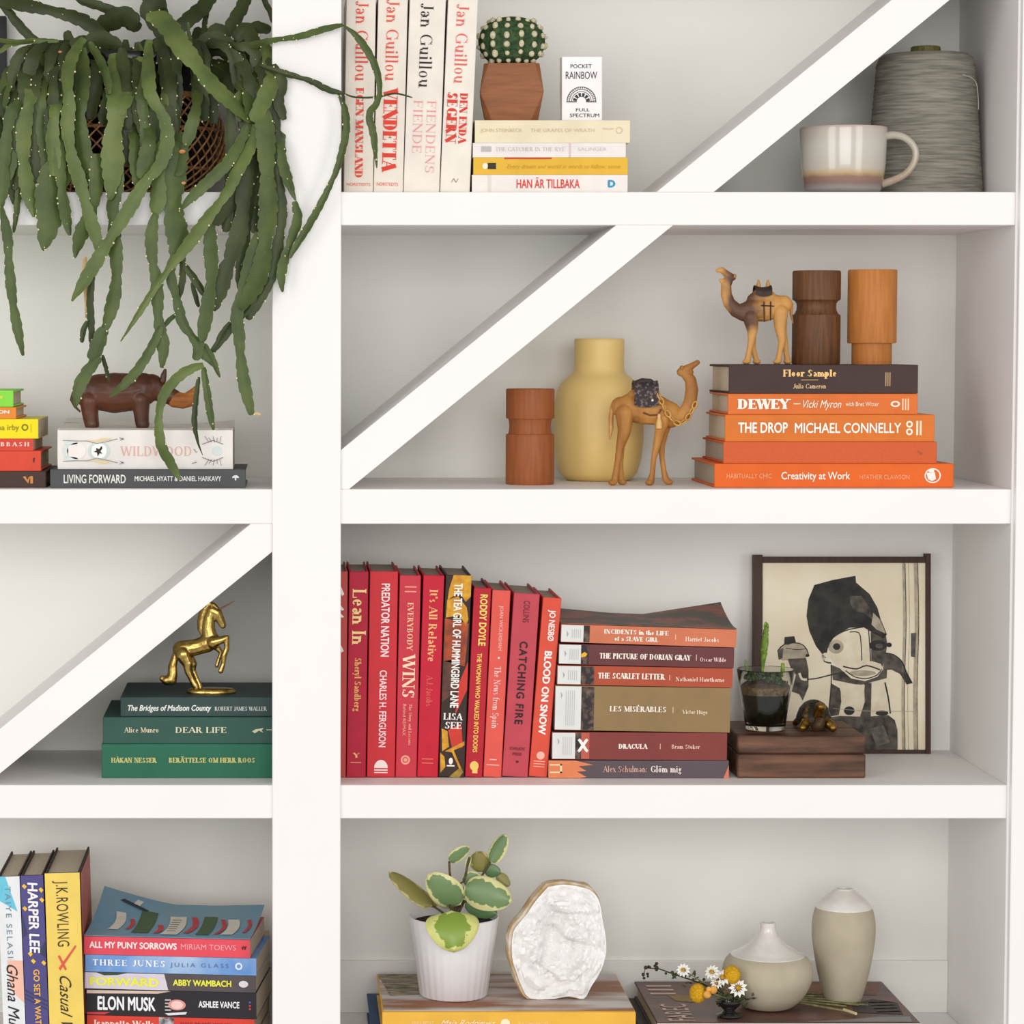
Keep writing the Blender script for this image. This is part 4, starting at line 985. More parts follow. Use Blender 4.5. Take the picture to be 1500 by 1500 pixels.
# mug
yc = .07; s = sc(yc); c0 = at(1231, yc, ZT[1])
t = thing('mug', 'glazed stoneware mug with pink and brown bands and round handle', 'mug', c0)
h = lambda y: (284 - y) * s
MUG = ramp_mat('mug_glaze', 'Z', [(h(285), (128, 112, 106)), (h(275), (150, 146, 144)), (h(268), (138, 112, 102)), (h(260), (148, 112, 98)), (h(254), (190, 166, 120)), (h(247), (194, 186, 174)), (h(215), (198, 194, 184)), (h(192), (192, 182, 172)), (h(182), (178, 144, 132))], .16, .004, 60, coat=.3, spec=.5)
def wob(a, z): return 1 + .012 * math.sin(2 * a + 1) + .008 * math.sin(3 * a)
rows = [(44, 284), (50, 282.5), (55, 276), (58, 262), (60.5, 240), (61.8, 210), (62.6, 190), (62, 186.5), (60.5, 187), (59.5, 192), (58, 230), (54, 270), (44, 276), (0, 277)]
MB().lathe([(0, .0004)] + [(r, zz) for r, zz in prof_px(rows, 284, s)], 72, c0, wob).build('body', MUG, t, smooth=70)
hp = catmull([(1288, 199), (1305, 197), (1322, 202), (1335, 217), (1335, 234), (1323, 252), (1305, 262), (1287, 268)], 4)
MB().tube([c0 + Vector(((x - 1231) * s, 0, (284 - y) * s)) for x, y in hp], [(6.2 - 1.2 * math.sin(i / len(hp) * 3.1)) * s for i in range(len(hp))], 14).build('handle', mat('mug_handle_glaze', (186, 180, 166), .16, c2=(170, 150, 128), scale=25, coat=.3, spec=.5), t, smooth=80)

# yarn cone
yc = .165; s = sc(yc); c0 = at(1349, yc, ZT[1])
t = thing('yarn_cone', 'large grey cone of yarn with olive core behind the mug', 'yarn cone', c0)
YN = mat('grey_yarn', (158, 154, 143), .95, c2=(122, 118, 108), scale=90, stretch=(.3, .3, 5), detail=8, bump=.6, bscale=260, spec=.1)
n = 110; prof = [(0, 0), (80 * s, 0)]
for k in range(n + 1):
    y = 292 - k * (292 - 97) / n; q = (292 - y) / (292 - 97)
    r = 85 - 15 * q + (.45 if k % 2 else 0) + .25 * math.sin(k * .9)
    prof.append((r * s, (294 - y) * s))
prof += [(67 * s, (294 - 90) * s), (60 * s, (294 - 85) * s), (40 * s, (294 - 83) * s), (0, (294 - 83) * s)]
MB().lathe(prof, 72, c0, lambda a, z: 1 + .004 * math.sin(a * 9 + z * 900)).build('yarn', YN, t, smooth=60)
MB().lathe([(22 * s, (294 - 84) * s), (21 * s, (294 - 74) * s), (19 * s, (294 - 73) * s), (17 * s, (294 - 75) * s), (16 * s, (294 - 90) * s)], 32, c0).build('core', mat('olive_card', (128, 124, 66), .6, c2=(88, 84, 42), scale=200, stretch=(4, 4, .3)), t)
ln = catmull([(1386, 120, 0), (1408, 128, 0), (1414, 150, 0), (1415, 168, 0)], 4)
MB().tube([c0 + Vector(((x - 1349) * s, -math.sqrt(max(1, 82 ** 2 - (x - 1349) ** 2)) * s - .001, (294 - y) * s)) for x, y, _ in ln], .0006, 6).build('loose_thread', mat('pale_thread', (176, 172, 160), .9), t)

# crocheted cactus in faceted wooden planter
yc = Y_TOPSTACK + .05; s = sc(yc); zb = Z_TOPSTACK; c0 = at(747, yc, zb)
t = thing('crocheted_cactus', 'crocheted round cactus with cream tufts in faceted wooden planter', 'cactus', c0)
bm = bmesh.new()
def ring8(hx, cut, z): return [(a * hx, b_ * cut, z) for a in (-1, 1) for b_ in (-1, 1)] + [(a * cut, b_ * hx, z) for a in (-1, 1) for b_ in (-1, 1)]
pts = ring8(40, 33, 84) + [(a * 46, b_ * 46, 43) for a in (-1, 1) for b_ in (-1, 1)] + ring8(38, 27, 0)
for p in pts: bm.verts.new(p)
bmesh.ops.convex_hull(bm, input=bm.verts[:])
rz = Matrix.Rotation(R_(-4), 3, 'Z')
bm.verts.index_update()
mb = MB().add([c0 + rz @ (v.co * s) for v in bm.verts], [tuple(v.index for v in f.verts) for f in bm.faces]); bm.free()
mb.build('planter', wood('planter_wood', (156, 100, 62), (120, 72, 44), .5, 'X', .8), t, smooth=0, bevel=.0006)
def ribs(a, z): return 1 + .035 * math.cos(14 * a)
cz = c0 + Vector((0, 0, 84 * s))
prof = [(0, -2)] + [(47 * math.sin(q) ** .8, 34 - 36 * math.cos(q)) for q in [math.pi * k / 22 for k in range(4, 22)]] + [(0, 68)]
MB().lathe([(r * s, zz * s) for r, zz in prof], 112, cz, ribs).build('cactus_body', mat('green_wool', (74, 96, 64), .95, c2=(44, 64, 42), scale=220, bump=1.0, bscale=700, spec=.1), t, smooth=80)
tuft = MB(); random.seed(5)
for k in range(14):
    a = 2 * math.pi * k / 14
    for j in range(7):
        q = math.pi * (.2 + .12 * j + random.uniform(-.015, .015)); r = 47 * math.sin(q) ** .8 * 1.03; zz = 34 + 36 * math.cos(q)
        tuft.ball(cz + Vector((r * math.cos(a), r * math.sin(a), zz)) * s, random.uniform(3.4, 4.8) * s, 1.0, random.uniform(.9, 1.4), 8, 6)
        for m_ in range(3):
            d = Vector((math.cos(a) * .6 + random.uniform(-.6, .6), math.sin(a) * .6 + random.uniform(-.6, .6), random.uniform(-.5, .6))) * 5 * s
            p = cz + Vector((r * math.cos(a), r * math.sin(a), zz)) * s
            tuft.tube([p, p + d], [.0006, .0002], 4)
tuft.build('tufts', mat('cream_wool', (214, 206, 176), .95, c2=(190, 182, 150), scale=300, spec=.1), t, smooth=60, kind='stuff')

# small white box with rainbow
yc = Y_TOPSTACK + .03; s = sc(yc); c0 = at(850, yc, Z_TOPSTACK)
t = local(thing('card_box', 'small white card box with a drawn rainbow on it', 'box', c0, rot=(0, R_(-.3), R_(3))))
wx, hz = 59 * s, 95 * s
MB().box(-wx / 2, wx / 2, 0, .017, 0, hz).build('box', mat('white_card', (246, 244, 244), .5), t, smooth=0, bevel=.0008)
BK = ink((48, 46, 48))
def bl(txt, x0, x1, yy, hh, **k): letter(t, txt, (((x0 + x1) / 2 - 850) * s, -.0004, (177 - yy) * s), (1, 0, 0), (0, 0, 1), (x1 - x0) * s, hh * s, BK, name='lettering', **k)
bl('POCKET', 833, 864, 96, 5.5, bold=.004); bl('RAINBOW', 826, 872, 109, 10.5, bold=.0); bl('FULL', 841, 861, 159, 4.5, bold=.004); bl('SPECTRUM', 832, 875, 167, 5, bold=.004)
rb = MB()
def arc_band(r0, r1, a0, a1, n=10):
    vs = []; fs = []
    for k in range(n + 1):
        an = R_(a0 + (a1 - a0) * k / n)
        for r in (r0, r1): vs.append(((849 - 850 + r * math.cos(an)) * s, -.0004, (177 - 147 + r * math.sin(an)) * s))
    for k in range(n): fs.append((2 * k, 2 * k + 1, 2 * k + 3, 2 * k + 2))
    rb.add(vs, fs)
for r0, r1 in ((20.6, 21.6), (17, 17.6), (14, 14.8), (7, 7.8)): arc_band(r0, r1, 0, 180, 24)
for k in range(22): arc_band(17.2, 21, 4 + k * 8, 6.4 + k * 8, 1)
for k in range(6): arc_band(7.5, 12.5, 4 + k * 30, 24 + k * 30, 3)
for x0, x1 in ((-22, -7), (7, 22)): rb.add([((x0 - 1) * s, -.0004, 29 * s), ((x1 - 1) * s, -.0004, 29 * s), ((x1 - 1) * s, -.0004, 30.4 * s), ((x0 - 1) * s, -.0004, 30.4 * s)], [(0, 1, 2, 3)])
rb.build('rainbow_drawing', BK, t, smooth=0, org=(0, 0, 0), fix=False)

# ------------------------------------------------------------------ carved animals
def fig(px, py, yc, s, z, pyb, cx): return lambda pts, yo=0: [((x - XC) * s, yc + (e[1] if len(e) > 1 else yo) * s, z + (pyb - y) * s, e[0] * s) for x, y, *e in pts]
yc = .088; s = sc(yc); z = ZT[2]; pyb = 712
F = lambda pts, yo=0: [((x - XC) * s, yc + (e[1] if len(e) > 1 else yo) * s, z + (pyb - y) * s, e[0] * s) for x, y, *e in pts]
CW = mat('camel_wood', (190, 134, 66), .5, c2=(150, 96, 42), scale=45, stretch=(1, 1, .4), bump=.15, bscale=250)
t = thing('camel_figurine', 'carved camel with black saddle and chain standing before the yellow vase', 'figurine', at(955, yc, z), 'carved wooden camels')
mb = MB()
mb.chain(F([(909, 597, 15), (922, 598, 20), (942, 601, 22), (962, 602, 22), (980, 607, 18), (990, 611, 14)]), .72)
mb.chain(F([(930, 584, 13), (944, 577, 12), (957, 577, 10)]), .7)
mb.chain(F([(982, 612, 16), (997, 610, 12), (1006, 602, 10), (1011, 588, 9.5), (1013, 572, 9.5), (1011, 558, 8.5), (1004, 549, 7.5)]), .75)
mb.chain(F([(997, 546, 6.5), (1005, 542, 6.5), (1013, 537, 4.8), (1021, 532, 3.8)]), .8)
mb.chain(F([(1004, 548, 6.5), (1011, 546, 4.5)]), .8)
mb.chain(F([(914, 606, 14, -7), (914, 630, 10, -8), (908, 652, 6.2, -8), (904, 678, 4.6, -8), (900, 702, 4.6, -8)]), .85)
mb.chain(F([(900, 704, 5, -8), (897, 708, 4.6, -9)]), .9)
mb.chain(F([(916, 610, 12, 7), (917, 635, 8, 8), (911, 655, 5.5, 8), (910, 680, 4.4, 8), (911, 703, 4.6, 8), (913, 708, 4.6, 7)]), .85)
mb.chain(F([(970, 615, 12, -6), (966, 632, 8, -8), (962, 650, 6, -8), (957, 672, 4, -8), (955, 694, 4, -8), (953, 705, 5.4, -8), (951, 708, 4.6, -9)]), .85)
mb.chain(F([(976, 615, 12, 6), (972, 636, 8, 7), (970, 655, 5.4, 8), (971, 672, 4, 8), (974, 692, 4, 8), (977, 704, 5.2, 8), (981, 708, 4.6, 7)]), .85)
for fx_, fo in ((897, -9), (913, 8), (951, -9), (981, 8)): mb.ball(Vector(F([(fx_, 707.6, 1, fo)])[0][:3]), 7 * s, .85, .6, 14, 8)
remesh(mb.build('body', CW, t, smooth=180), .0008, 3)
mb = MB(); mb.tube([F([p])[0][:3] for p in ((903, 588, 3), (897, 596, 3), (895, 612, 3), (895, 630, 3), (893, 645, 3))], [2.2 * s, 3.4 * s, 3.6 * s, 3.4 * s, .8 * s], 10)
mb.build('tail', mat('tail_wood', (206, 158, 98), .5, c2=(170, 116, 62), scale=80), t, smooth=80)
for sg in (-1, 1): MB().ball(F([(999, 541, 1)])[0][:3] if False else Vector(F([(998, 540, 1, sg * 4)])[0][:3]), 2.6 * s, .7, 1.4, 8, 6).build('ear', CW, t, smooth=80)
def saddle(x0, x1, ytop, r, drop, yy0, m, name='saddle', n=12):
    """cloth bent over the back: arch section in the y-z plane, swept along x"""
    mb = MB(); vs = []; fs = []; P = []
    P += [(-r * 1.02, -drop)] + [(-r * math.cos(math.pi * k / n), r * .55 * math.sin(math.pi * k / n)) for k in range(n + 1)] + [(r * 1.02, -drop)]
    nx = 6
    for lay in (1.0, .86):
        for i in range(nx + 1):
            u_ = i / nx; x = x0 + (x1 - x0) * u_; bow = 3 * (2 * u_ - 1) ** 2
            for (py_, pz_) in P: vs.append(((x - XC) * s, yc + py_ * lay * s, z + (pyb - ytop) * s + (pz_ * lay + bow - r * .55) * s))
    m_ = len(P); tot = (nx + 1) * m_
    for i in range(nx):
        for k in range(m_ - 1):
            a = i * m_ + k; fs.append((a, a + 1, a + m_ + 1, a + m_)); fs.append((tot + a, tot + a + m_, tot + a + m_ + 1, tot + a + 1))
    for k in range(m_ - 1):
        for i in (0, nx): a = i * m_ + k; fs.append((a, tot + a, tot + a + 1, a + 1))
    for i in range(nx):
        for k in (0, m_ - 1): a = i * m_ + k; fs.append((a, a + m_, tot + a + m_, tot + a))
    return mb.add(vs, fs).build(name, m, t, smooth=50)
sd = saddle(927, 962, 561, 19, 26, 0, mat('saddle_cloth', (52, 46, 50), .7, c2=(120, 100, 96), scale=260, lo=.5, hi=.62))
MB().ball(Vector(F([(953, 587, 1, -19.5)])[0][:3]), 1.8 * s, .6).build('bead', ink((236, 224, 206)), sd, smooth=80)
MB().tube([F([p])[0][:3] for p in ((928, 563, 1), (940, 559, 1), (952, 560, 1), (963, 566, 1))], [3.4 * s, 4.2 * s, 4.2 * s, 3.2 * s], 10).build('saddle_roll', mat('dark_leather', (58, 46, 44), .5), sd, smooth=80)
cpts = catmull([(959, 573, -17), (966, 588, -17), (974, 604, -17), (984, 616, -15), (993, 621, -12), (1003, 616, -10), (1010, 606, -10), (1016, 594, -9)], 3)
LK = mat('chain_wood', (214, 170, 92), .5, c2=(190, 140, 70), scale=90); dist = 0; last = None; cnt = 0
for i, p in enumerate(cpts):
    if last is None or math.hypot(p[0] - last[0], p[1] - last[1]) >= 7.5:
        q = cpts[min(i + 1, len(cpts) - 1)]; o_ = cpts[max(i - 1, 0)]
        d = Vector((q[0] - o_[0], 0, -(q[1] - o_[1]))).normalized(); sd_ = Vector((-d.z, 0, d.x)) if cnt % 2 == 0 else Vector((0, 1, 0)) * .7 + Vector((-d.z, 0, d.x)) * .5
        C = Vector(F([(p[0], p[1], 1, p[2])])[0][:3])
        MB().tube([C + d * math.cos(k * math.pi / 6) * 5.4 * s + sd_ * math.sin(k * math.pi / 6) * 3.2 * s for k in range(12)], 1.35 * s, 6, True).build('chain_link', LK, t, smooth=80)
        last = p; cnt += 1
c1 = Vector(F([(963, 628, 1, -18)])[0][:3])
MB().lathe([(0, 0), (4.8 * s, 0), (4.4 * s, 8 * s), (2.6 * s, 14 * s), (2.2 * s, 15 * s), (2.8 * s, 18 * s), (1.8 * s, 21 * s), (0, 22 * s)], 14, c1).build('tassel', mat('tassel_wood', (222, 178, 118), .5), t, smooth=70)
MB().tube([F([p])[0][:3] for p in ((940, 605, 1, -16), (950, 609, 1, -17), (962, 608, 1, -17), (966, 600, 1, -17))], 1.2 * s, 6).build('girth_strap', mat('strap_brown', (110, 68, 38), .6), t, smooth=80)

# second camel, facing the other way
yc = Y_ORANGE + .05; s = sc(yc); z = Z_ORANGE; pyb = 534
CW2 = ramp_mat('camel_wood_two_tone', 'X', [(-.060, (206, 152, 84)), (-.042, (206, 152, 84)), (-.030, (92, 62, 46)), (-.006, (98, 66, 46)), (.010, (196, 142, 76)), (.05, (210, 156, 86))], .5, .02, 70, below=(.040, (206, 152, 84)))
t = thing('camel_figurine', 'two-tone carved camel standing on the brown book beside dark mill', 'figurine', at(1108, yc, z), 'carved wooden camels')
mb = MB()
mb.chain(F([(1146, 446, 13), (1134, 449, 17), (1118, 453, 18.5), (1102, 454, 17), (1088, 457, 13)]), .7)
mb.chain(F([(1124, 439, 13), (1112, 434, 12), (1102, 440, 10)]), .66)
mb.chain(F([(1088, 459, 12), (1077, 455, 10.5), (1067, 445, 9), (1062, 432, 8.2), (1062, 418, 7.6), (1066, 408, 7)]), .75)
mb.chain(F([(1072, 407, 4.5), (1066, 405, 6), (1060, 400, 5), (1055, 396, 4.4), (1049, 397, 3)]), .8)
mb.chain(F([(1062, 411, 5), (1056, 413, 3.4), (1053, 411, 2.4)]), .8)
mb.chain(F([(1098, 465, 11, -6), (1100, 482, 8, -7), (1098, 500, 5.2, -8), (1095, 515, 4.2, -8), (1093, 528, 5, -8), (1091, 530, 4, -9)]), .85)
mb.chain(F([(1098, 468, 10, 6), (1102, 490, 6, 8), (1103, 510, 4.4, 8), (1107, 524, 4, 8), (1109, 530, 4.2, 8)]), .85)
mb.chain(F([(1140, 458, 12, -6), (1140, 480, 8.4, -7), (1143, 500, 5.4, -8), (1140, 515, 4.2, -8), (1138, 528, 5, -8), (1136, 530, 4, -8)]), .85)
mb.chain(F([(1142, 462, 11, 6), (1146, 485, 6.4, 8), (1150, 503, 4.8, 8), (1152, 520, 4, 8), (1154, 529, 4.6, 8)]), .85)
for fx_, fo in ((1091, -9), (1109, 8), (1136, -8), (1154, 8)): mb.ball(Vector(F([(fx_, 530, 1, fo)])[0][:3]), 6.4 * s, .85, .6, 14, 8)
remesh(mb.build('body', CW2, t, smooth=180), .0008, 3)
MB().tube([F([p])[0][:3] for p in ((1152, 436, 1), (1158, 446, 1), (1157, 460, 1), (1160, 474, 1))], [1.8 * s, 2.4 * s, 2.2 * s, .8 * s], 8).build('tail', CW, t, smooth=80)
for sg in (-1, 1): MB().ball(Vector(F([(1074, 405, 1, sg * 4)])[0][:3]), 2.2 * s, .8, 1.5, 8, 6).build('ear', CW, t, smooth=80)
sd = saddle(1103, 1127, 421, 15, 6, 0, mat('dark_saddle_wood', (66, 46, 36), .55, c2=(44, 30, 24), scale=90))
for xx in (1109, 1123): MB().lathe([(0, 0), (3.6 * s, 0), (3.2 * s, 5 * s), (1.4 * s, 11 * s), (0, 12 * s)], 10, Vector(F([(xx, 422, 1)])[0][:3])).build('saddle_horn', mat('horn_wood', (196, 146, 84), .5), sd, smooth=60)
ST = mat('strap_dark', (56, 38, 26), .6)
for pts in (((1111, 448), (1130, 449)), ((1115, 442), (1116, 472)), ((1125, 442), (1125, 470))):
    MB().tube([F([(x, y, 1, -13.4)])[0][:3] for x, y in pts], .9 * s, 6).build('strap', ST, t)

# rhinoceros
yc = Y_WILD + .045; s = sc(yc); z = Z_WILD; pyb = 629
RW = mat('rhino_wood', (98, 54, 32), .38, c2=(70, 37, 22), scale=40, stretch=(.4, 1, 1), spec=.5)
RO = mat('rhino_horn_wood', (186, 116, 52), .42, c2=(140, 80, 36), scale=120, stretch=(.3, 1, 1))
t = thing('rhinoceros_figurine', 'dark carved wooden rhinoceros with light snout on white paperback', 'figurine', at(175, yc, z))
mb = MB()
mb.chain(F([(130, 577, 23), (146, 577, 27), (168, 578, 30), (190, 577, 28), (208, 573, 25), (222, 569, 19)]), .72)
mb.chain(F([(222, 571, 18), (238, 577, 15), (252, 584, 13), (262, 588, 11)]), .7)
for yo in (-10, 10):
    mb.chain(F([(132, 590, 15, yo), (132, 606, 12, yo), (134, 621, 10.5, yo), (135, 624, 10.5, yo)]), .8)
    mb.chain(F([(206, 588, 14, yo), (207, 606, 11.5, yo), (208, 621, 10, yo), (209, 624, 10, yo)]), .8)
rb_ = mb; 
zc = z
remesh(mb.build('body', RW, t, smooth=180), .0010, 8)
hd = MB(); hd.chain(F([(256, 587, 12.6), (268, 590, 11.4), (278, 589, 9.6), (283, 586, 7.4)]), .75); hd.chain(F([(274, 584, 7), (283, 575, 4.4), (292, 564, 1.2)]), .7)
remesh(hd.build('snout', RO, t, smooth=180), .0006, 6)
for yo in (-7, 7):
    e = MB(); e.chain(F([(239, 560, 4.5, yo), (240, 552, 4.2, yo), (242, 545, 2.4, yo)]), .6); remesh(e.build('ear', RW, t, smooth=180), .0005, 3)
MB().tube([F([p])[0][:3] for p in ((108, 578, 1), (105, 588, 1), (110, 598, 1), (118, 606, 1))], [3 * s, 2.6 * s, 2 * s, 1.2 * s], 8).build('tail', RW, t, smooth=80)

# unicorn
yc = Y_GREEN + .035; s = sc(yc); z = Z_GREEN; pyb = 1018
BR = mat('brass', (200, 170, 98), .27, metal=1.0, c2=(120, 88, 34), scale=120, lo=.45, hi=.8, bump=.3, bscale=260)
t = thing('unicorn_figurine', 'small brass unicorn rearing on oval base on the green books', 'figurine', at(300, yc, z))
mb = MB()
mb.chain(F([(265, 953, 13), (276, 952, 13), (290, 949, 12), (303, 944, 13.5), (310, 940, 12.5)]), .75)
mb.chain(F([(307, 936, 12), (304, 922, 10.5), (305, 908, 9.6), (309, 897, 8.6)]), .7)
mb.chain(F([(309, 896, 8.6), (317, 900, 8.4), (322, 909, 6.8), (326, 917, 5.4)]), .75)
mb.chain(F([(311, 942, 9, -6), (322, 939, 6, -8), (332, 935, 4.4, -8), (332, 951, 4, -8), (328, 961, 4.2, -8), (327, 973, 3.4, -8), (323, 984, 4, -8)]), .9)
mb.chain(F([(310, 946, 7, 6), (318, 952, 4.6, 7), (324, 958, 3.4, 7), (320, 968, 3, 7), (317, 978, 3, 7)]), .9)
mb.chain(F([(267, 960, 11.5, -5), (274, 973, 8, -6), (275, 985, 5.4, -6), (280, 996, 4.4, -6), (285, 1005, 5, -6), (287, 1009, 4.6, -6)]), .9)
mb.chain(F([(272, 962, 10.5, 5), (281, 975, 7, 6), (282, 985, 4, 6), (287, 997, 3.4, 6), (291, 1006, 4, 6), (292, 1010, 4, 6)]), .9)
remesh(mb.build('body', BR, t, smooth=180), .0007, 2)
mb = MB(); mb.chain(F([(305, 886, 5.5), (299, 893, 6.5), (296, 903, 6.4), (294, 913, 6), (294, 922, 5.6), (297, 930, 4.6)]), .7); mb.chain(F([(304, 885, 4.5), (312, 888, 4.5), (318, 893, 3.4)]), .8)
remesh(mb.build('mane', BR, t, smooth=180), .0007, 1)
mb = MB(); mb.chain(F([(259, 954, 5), (255, 966, 5.4), (252, 978, 6.6), (252, 989, 7.4), (250, 998, 8.4), (243, 999, 7.2), (237, 996, 4.6)]), .7)
remesh(mb.build('tail', BR, t, smooth=180), .0007, 1)
MB().tube([F([(321, 894, 1)])[0][:3], F([(344, 881, 1)])[0][:3]], [1.5 * s, .5 * s], 8).build('horn', mat('horn_copper', (150, 110, 80), .35, metal=1.0), t, smooth=80)
for yo in (-4, 4): MB().ball(Vector(F([(310, 888, 1, yo)])[0][:3]), 2 * s, .7, 2.0, 8, 6).build('ear', BR, t, smooth=80)
cb = at(309, yc, z)
bs = MB().lathe([(0, 0), (35 * s, 0), (36 * s, 2 * s), (35 * s, 5 * s), (31 * s, 7.5 * s), (0, 8 * s)], 40, (0, 0, 0))
MB().add([cb + Vector((p.x, p.y * .5, p.z)) for p in bs.v], bs.f).build('base', BR, t, smooth=50)

# ------------------------------------------------------------------ third shelf right
# wooden box
yf = .05; s = sc(yf); x0 = (1085 - XC) * s; x1 = (1274 - XC) * s; z = ZT[3]
WB = mat('walnut', (120, 82, 60), .5, c2=(60, 38, 28), scale=70, stretch=(.12, 1, 1), detail=8, lo=.35, hi=.62, bump=.1)
t = thing('wooden_box', 'low walnut box with a lid under glass and tortoise', 'box', ((x0 + x1) / 2, yf, z))
MB().box(x0, x1, yf, yf + .135, z, z + 35.5 * s).build('body', WB, t, smooth=30, bevel=.0022)
MB().box(x0, x1, yf, yf + .135, z + 36.5 * s, z + 63 * s).build('lid', WB, t, smooth=30, bevel=.0022)
MB().box(x0 + .003, x1 - .003, yf + .003, yf + .132, z + 34 * s, z + 38 * s).build('seam', mat('dark_gap', (34, 24, 20), .8), t, smooth=0)
Z_BOX = z + 63 * s
# glass with mossy plants
yc = yf + .055; s = sc(yc); c0 = at(1125, yc, Z_BOX); pb = 1066
GL = mat('clear_glass', (250, 252, 250), .02, trans=1.0, ior=1.45, c2=(250, 252, 250), spec=.5)
t = thing('glass_planter', 'clear tapered glass with dark soil, moss and small green shoots', 'planter', c0)
gp = lambda rows: [(r * s, (pb - y) * s) for r, y in rows]
MB().lathe(gp([(0, 1066), (27, 1066), (29, 1064), (34, 1030), (39, 1000), (42.5, 977), (41.6, 976), (40.6, 977), (37, 1000), (32, 1030), (27.5, 1055), (25, 1057), (0, 1057)]), 56, c0).build('glass', GL, t, smooth=50)
MB().lathe(gp([(0, 1056.2), (24.5, 1056.2), (27, 1054.5), (31.4, 1030), (34.0, 1013), (0, 1013)]), 48, c0).build('soil', mat('dark_soil', (30, 34, 18), 1.0, c2=(16, 20, 8), scale=120, spec=0.0), t, smooth=60)
MB().lathe(gp([(0, 1012.8), (34.2, 1012.8), (36.4, 1001), (20, 998), (0, 997)]), 48, c0, lambda a, zz: 1 - .01 * math.sin(a * 11)).build('bark_layer', mat('bark_layer', (138, 110, 80), .9, c2=(84, 62, 42), scale=260), t, smooth=60)
ms = MB(); random.seed(8)
for k in range(260):
    a = random.uniform(0, 6.28); r = 30 * random.random() ** .6; hgt = 4 + 16 * max(0, 1 - ((r * math.cos(a) + 6) / 30) ** 2 - .3 * (r * math.sin(a) / 30) ** 2)
    ms.ball(c0 + Vector((r * math.cos(a), r * math.sin(a), (pb - 1001) + hgt * random.uniform(.5, 1))) * s, random.uniform(2, 3.4) * s, 1, .8, 6, 4)
ms.build('moss', mat('moss', (98, 118, 74), .9, c2=(50, 68, 40), scale=200), t, smooth=80, kind='stuff')
LG = mat('shoot_green', (134, 160, 62), .6, c2=(84, 118, 40), scale=200)
sh = MB(); P0 = c0 + Vector((-5, 0, pb - 980)) * s; P1 = c0 + Vector((1, 0, pb - 908)) * s
sh.tube([P0, P0.lerp(P1, .3), P0.lerp(P1, .6), P1], [1.8 * s, 4 * s, 5.4 * s, 1.2 * s], 8)
for k in range(34):
    q = .32 + .66 * k / 34; a = k * 2.4; C = P0.lerp(P1, q); d = Vector((math.cos(a), math.sin(a), .8)).normalized()
    sh.ball(C + d * (5 * s * (1.1 - q * .6)), 2.1 * s, 1, 1.5, 6, 5)
sh.build('shoot', LG, t, smooth=70)
sh = MB(); P0 = c0 + Vector((24, -6, pb - 992)) * s; P1 = c0 + Vector((24, -6, pb - 967)) * s
sh.tube([P0, P0.lerp(P1, .6), P1], [1.8 * s, 3.2 * s, 2.4 * s], 8); sh.build('shoot', LG, t, smooth=70)
for k in range(5): 
    a = 2.4 + k * .25; p = c0 + Vector((30 * math.cos(a), 20 * math.sin(a), pb - 985)) * s
    MB().tube([p, p + Vector((-3 + k, 0, 14)) * s, p + Vector((-5 + 2 * k, 2, 22)) * s], [.0004, .0003, .0002], 5).build('grass_blade', LG, t)
# tortoise
yc = yf + .05; s = sc(yc); c0 = at(1199, yc, Z_BOX); pb = 1068
SHL = mat('tortoise_shell', (40, 36, 30), .4, c2=(104, 84, 44), scale=140, lo=.55, hi=.68, spec=.25, bump=.4, bscale=160)
GD = mat('dull_gold', (158, 124, 54), .3, metal=.9, c2=(110, 80, 30), scale=200)
t = thing('tortoise_figurine', 'tiny dark shelled tortoise with gold head and feet on walnut box', 'figurine', c0)
sh = MB().lathe([(0, 6), (24, 8), (26, 14), (25, 20), (21, 31), (14, 39), (6, 43), (0, 44)], 32, (0, 0, 0), lambda a, zz: 1 + .03 * math.cos(12 * a))
shell = MB().add([c0 + Vector((p.x, p.y * 1.2 + 14, p.z)) * s for p in sh.v], sh.f).build('shell', SHL, t, smooth=50)
for k, (dx, dz) in enumerate(((-15, 20), (-10, 32), (10, 32), (15, 20), (0, 37))):
    MB().ball(c0 + Vector((dx, -8 + abs(dz - 20) * .5, dz)) * s, 6.2 * s, .5, .8, 10, 6).build('scute', SHL, shell, smooth=80)
hd = MB(); hd.chain([(c0.x + x * s, c0.y + y * s, c0.z + zz * s, r * s) for x, y, zz, r in ((0, -6, 18, 8), (2, -16, 26, 7.6), (3, -22, 36, 8.4), (3, -28, 38, 6))], .9); remesh(hd.build('head', GD, t, smooth=180), .0007, 2)
for sx in (-1, 1):
    lg = MB(); lg.chain([(c0.x + sx * x * s, c0.y + y * s, c0.z + zz * s, r * s) for x, y, zz, r in ((13, -6, 15, 8), (18, -14, 10, 7.4), (22, -20, 6, 6))], .9); remesh(lg.build('leg', GD, t, smooth=180), .0007, 2)
    lg = MB(); lg.chain([(c0.x + sx * x * s, c0.y + y * s, c0.z + zz * s, r * s) for x, y, zz, r in ((14, 34, 13, 6), (20, 40, 8, 5), (22, 42, 5, 4.6))], .9); remesh(lg.build('leg', GD, t, smooth=180), .0007, 2)
MB().tube([c0 + Vector(p) * s for p in ((-6, -16, 3), (2, -20, 10), (4, -18, 20))], [6 * s, 9 * s, 7 * s], 10).build('chest', mat('chest_brown', (70, 46, 26), .5), t, smooth=80)
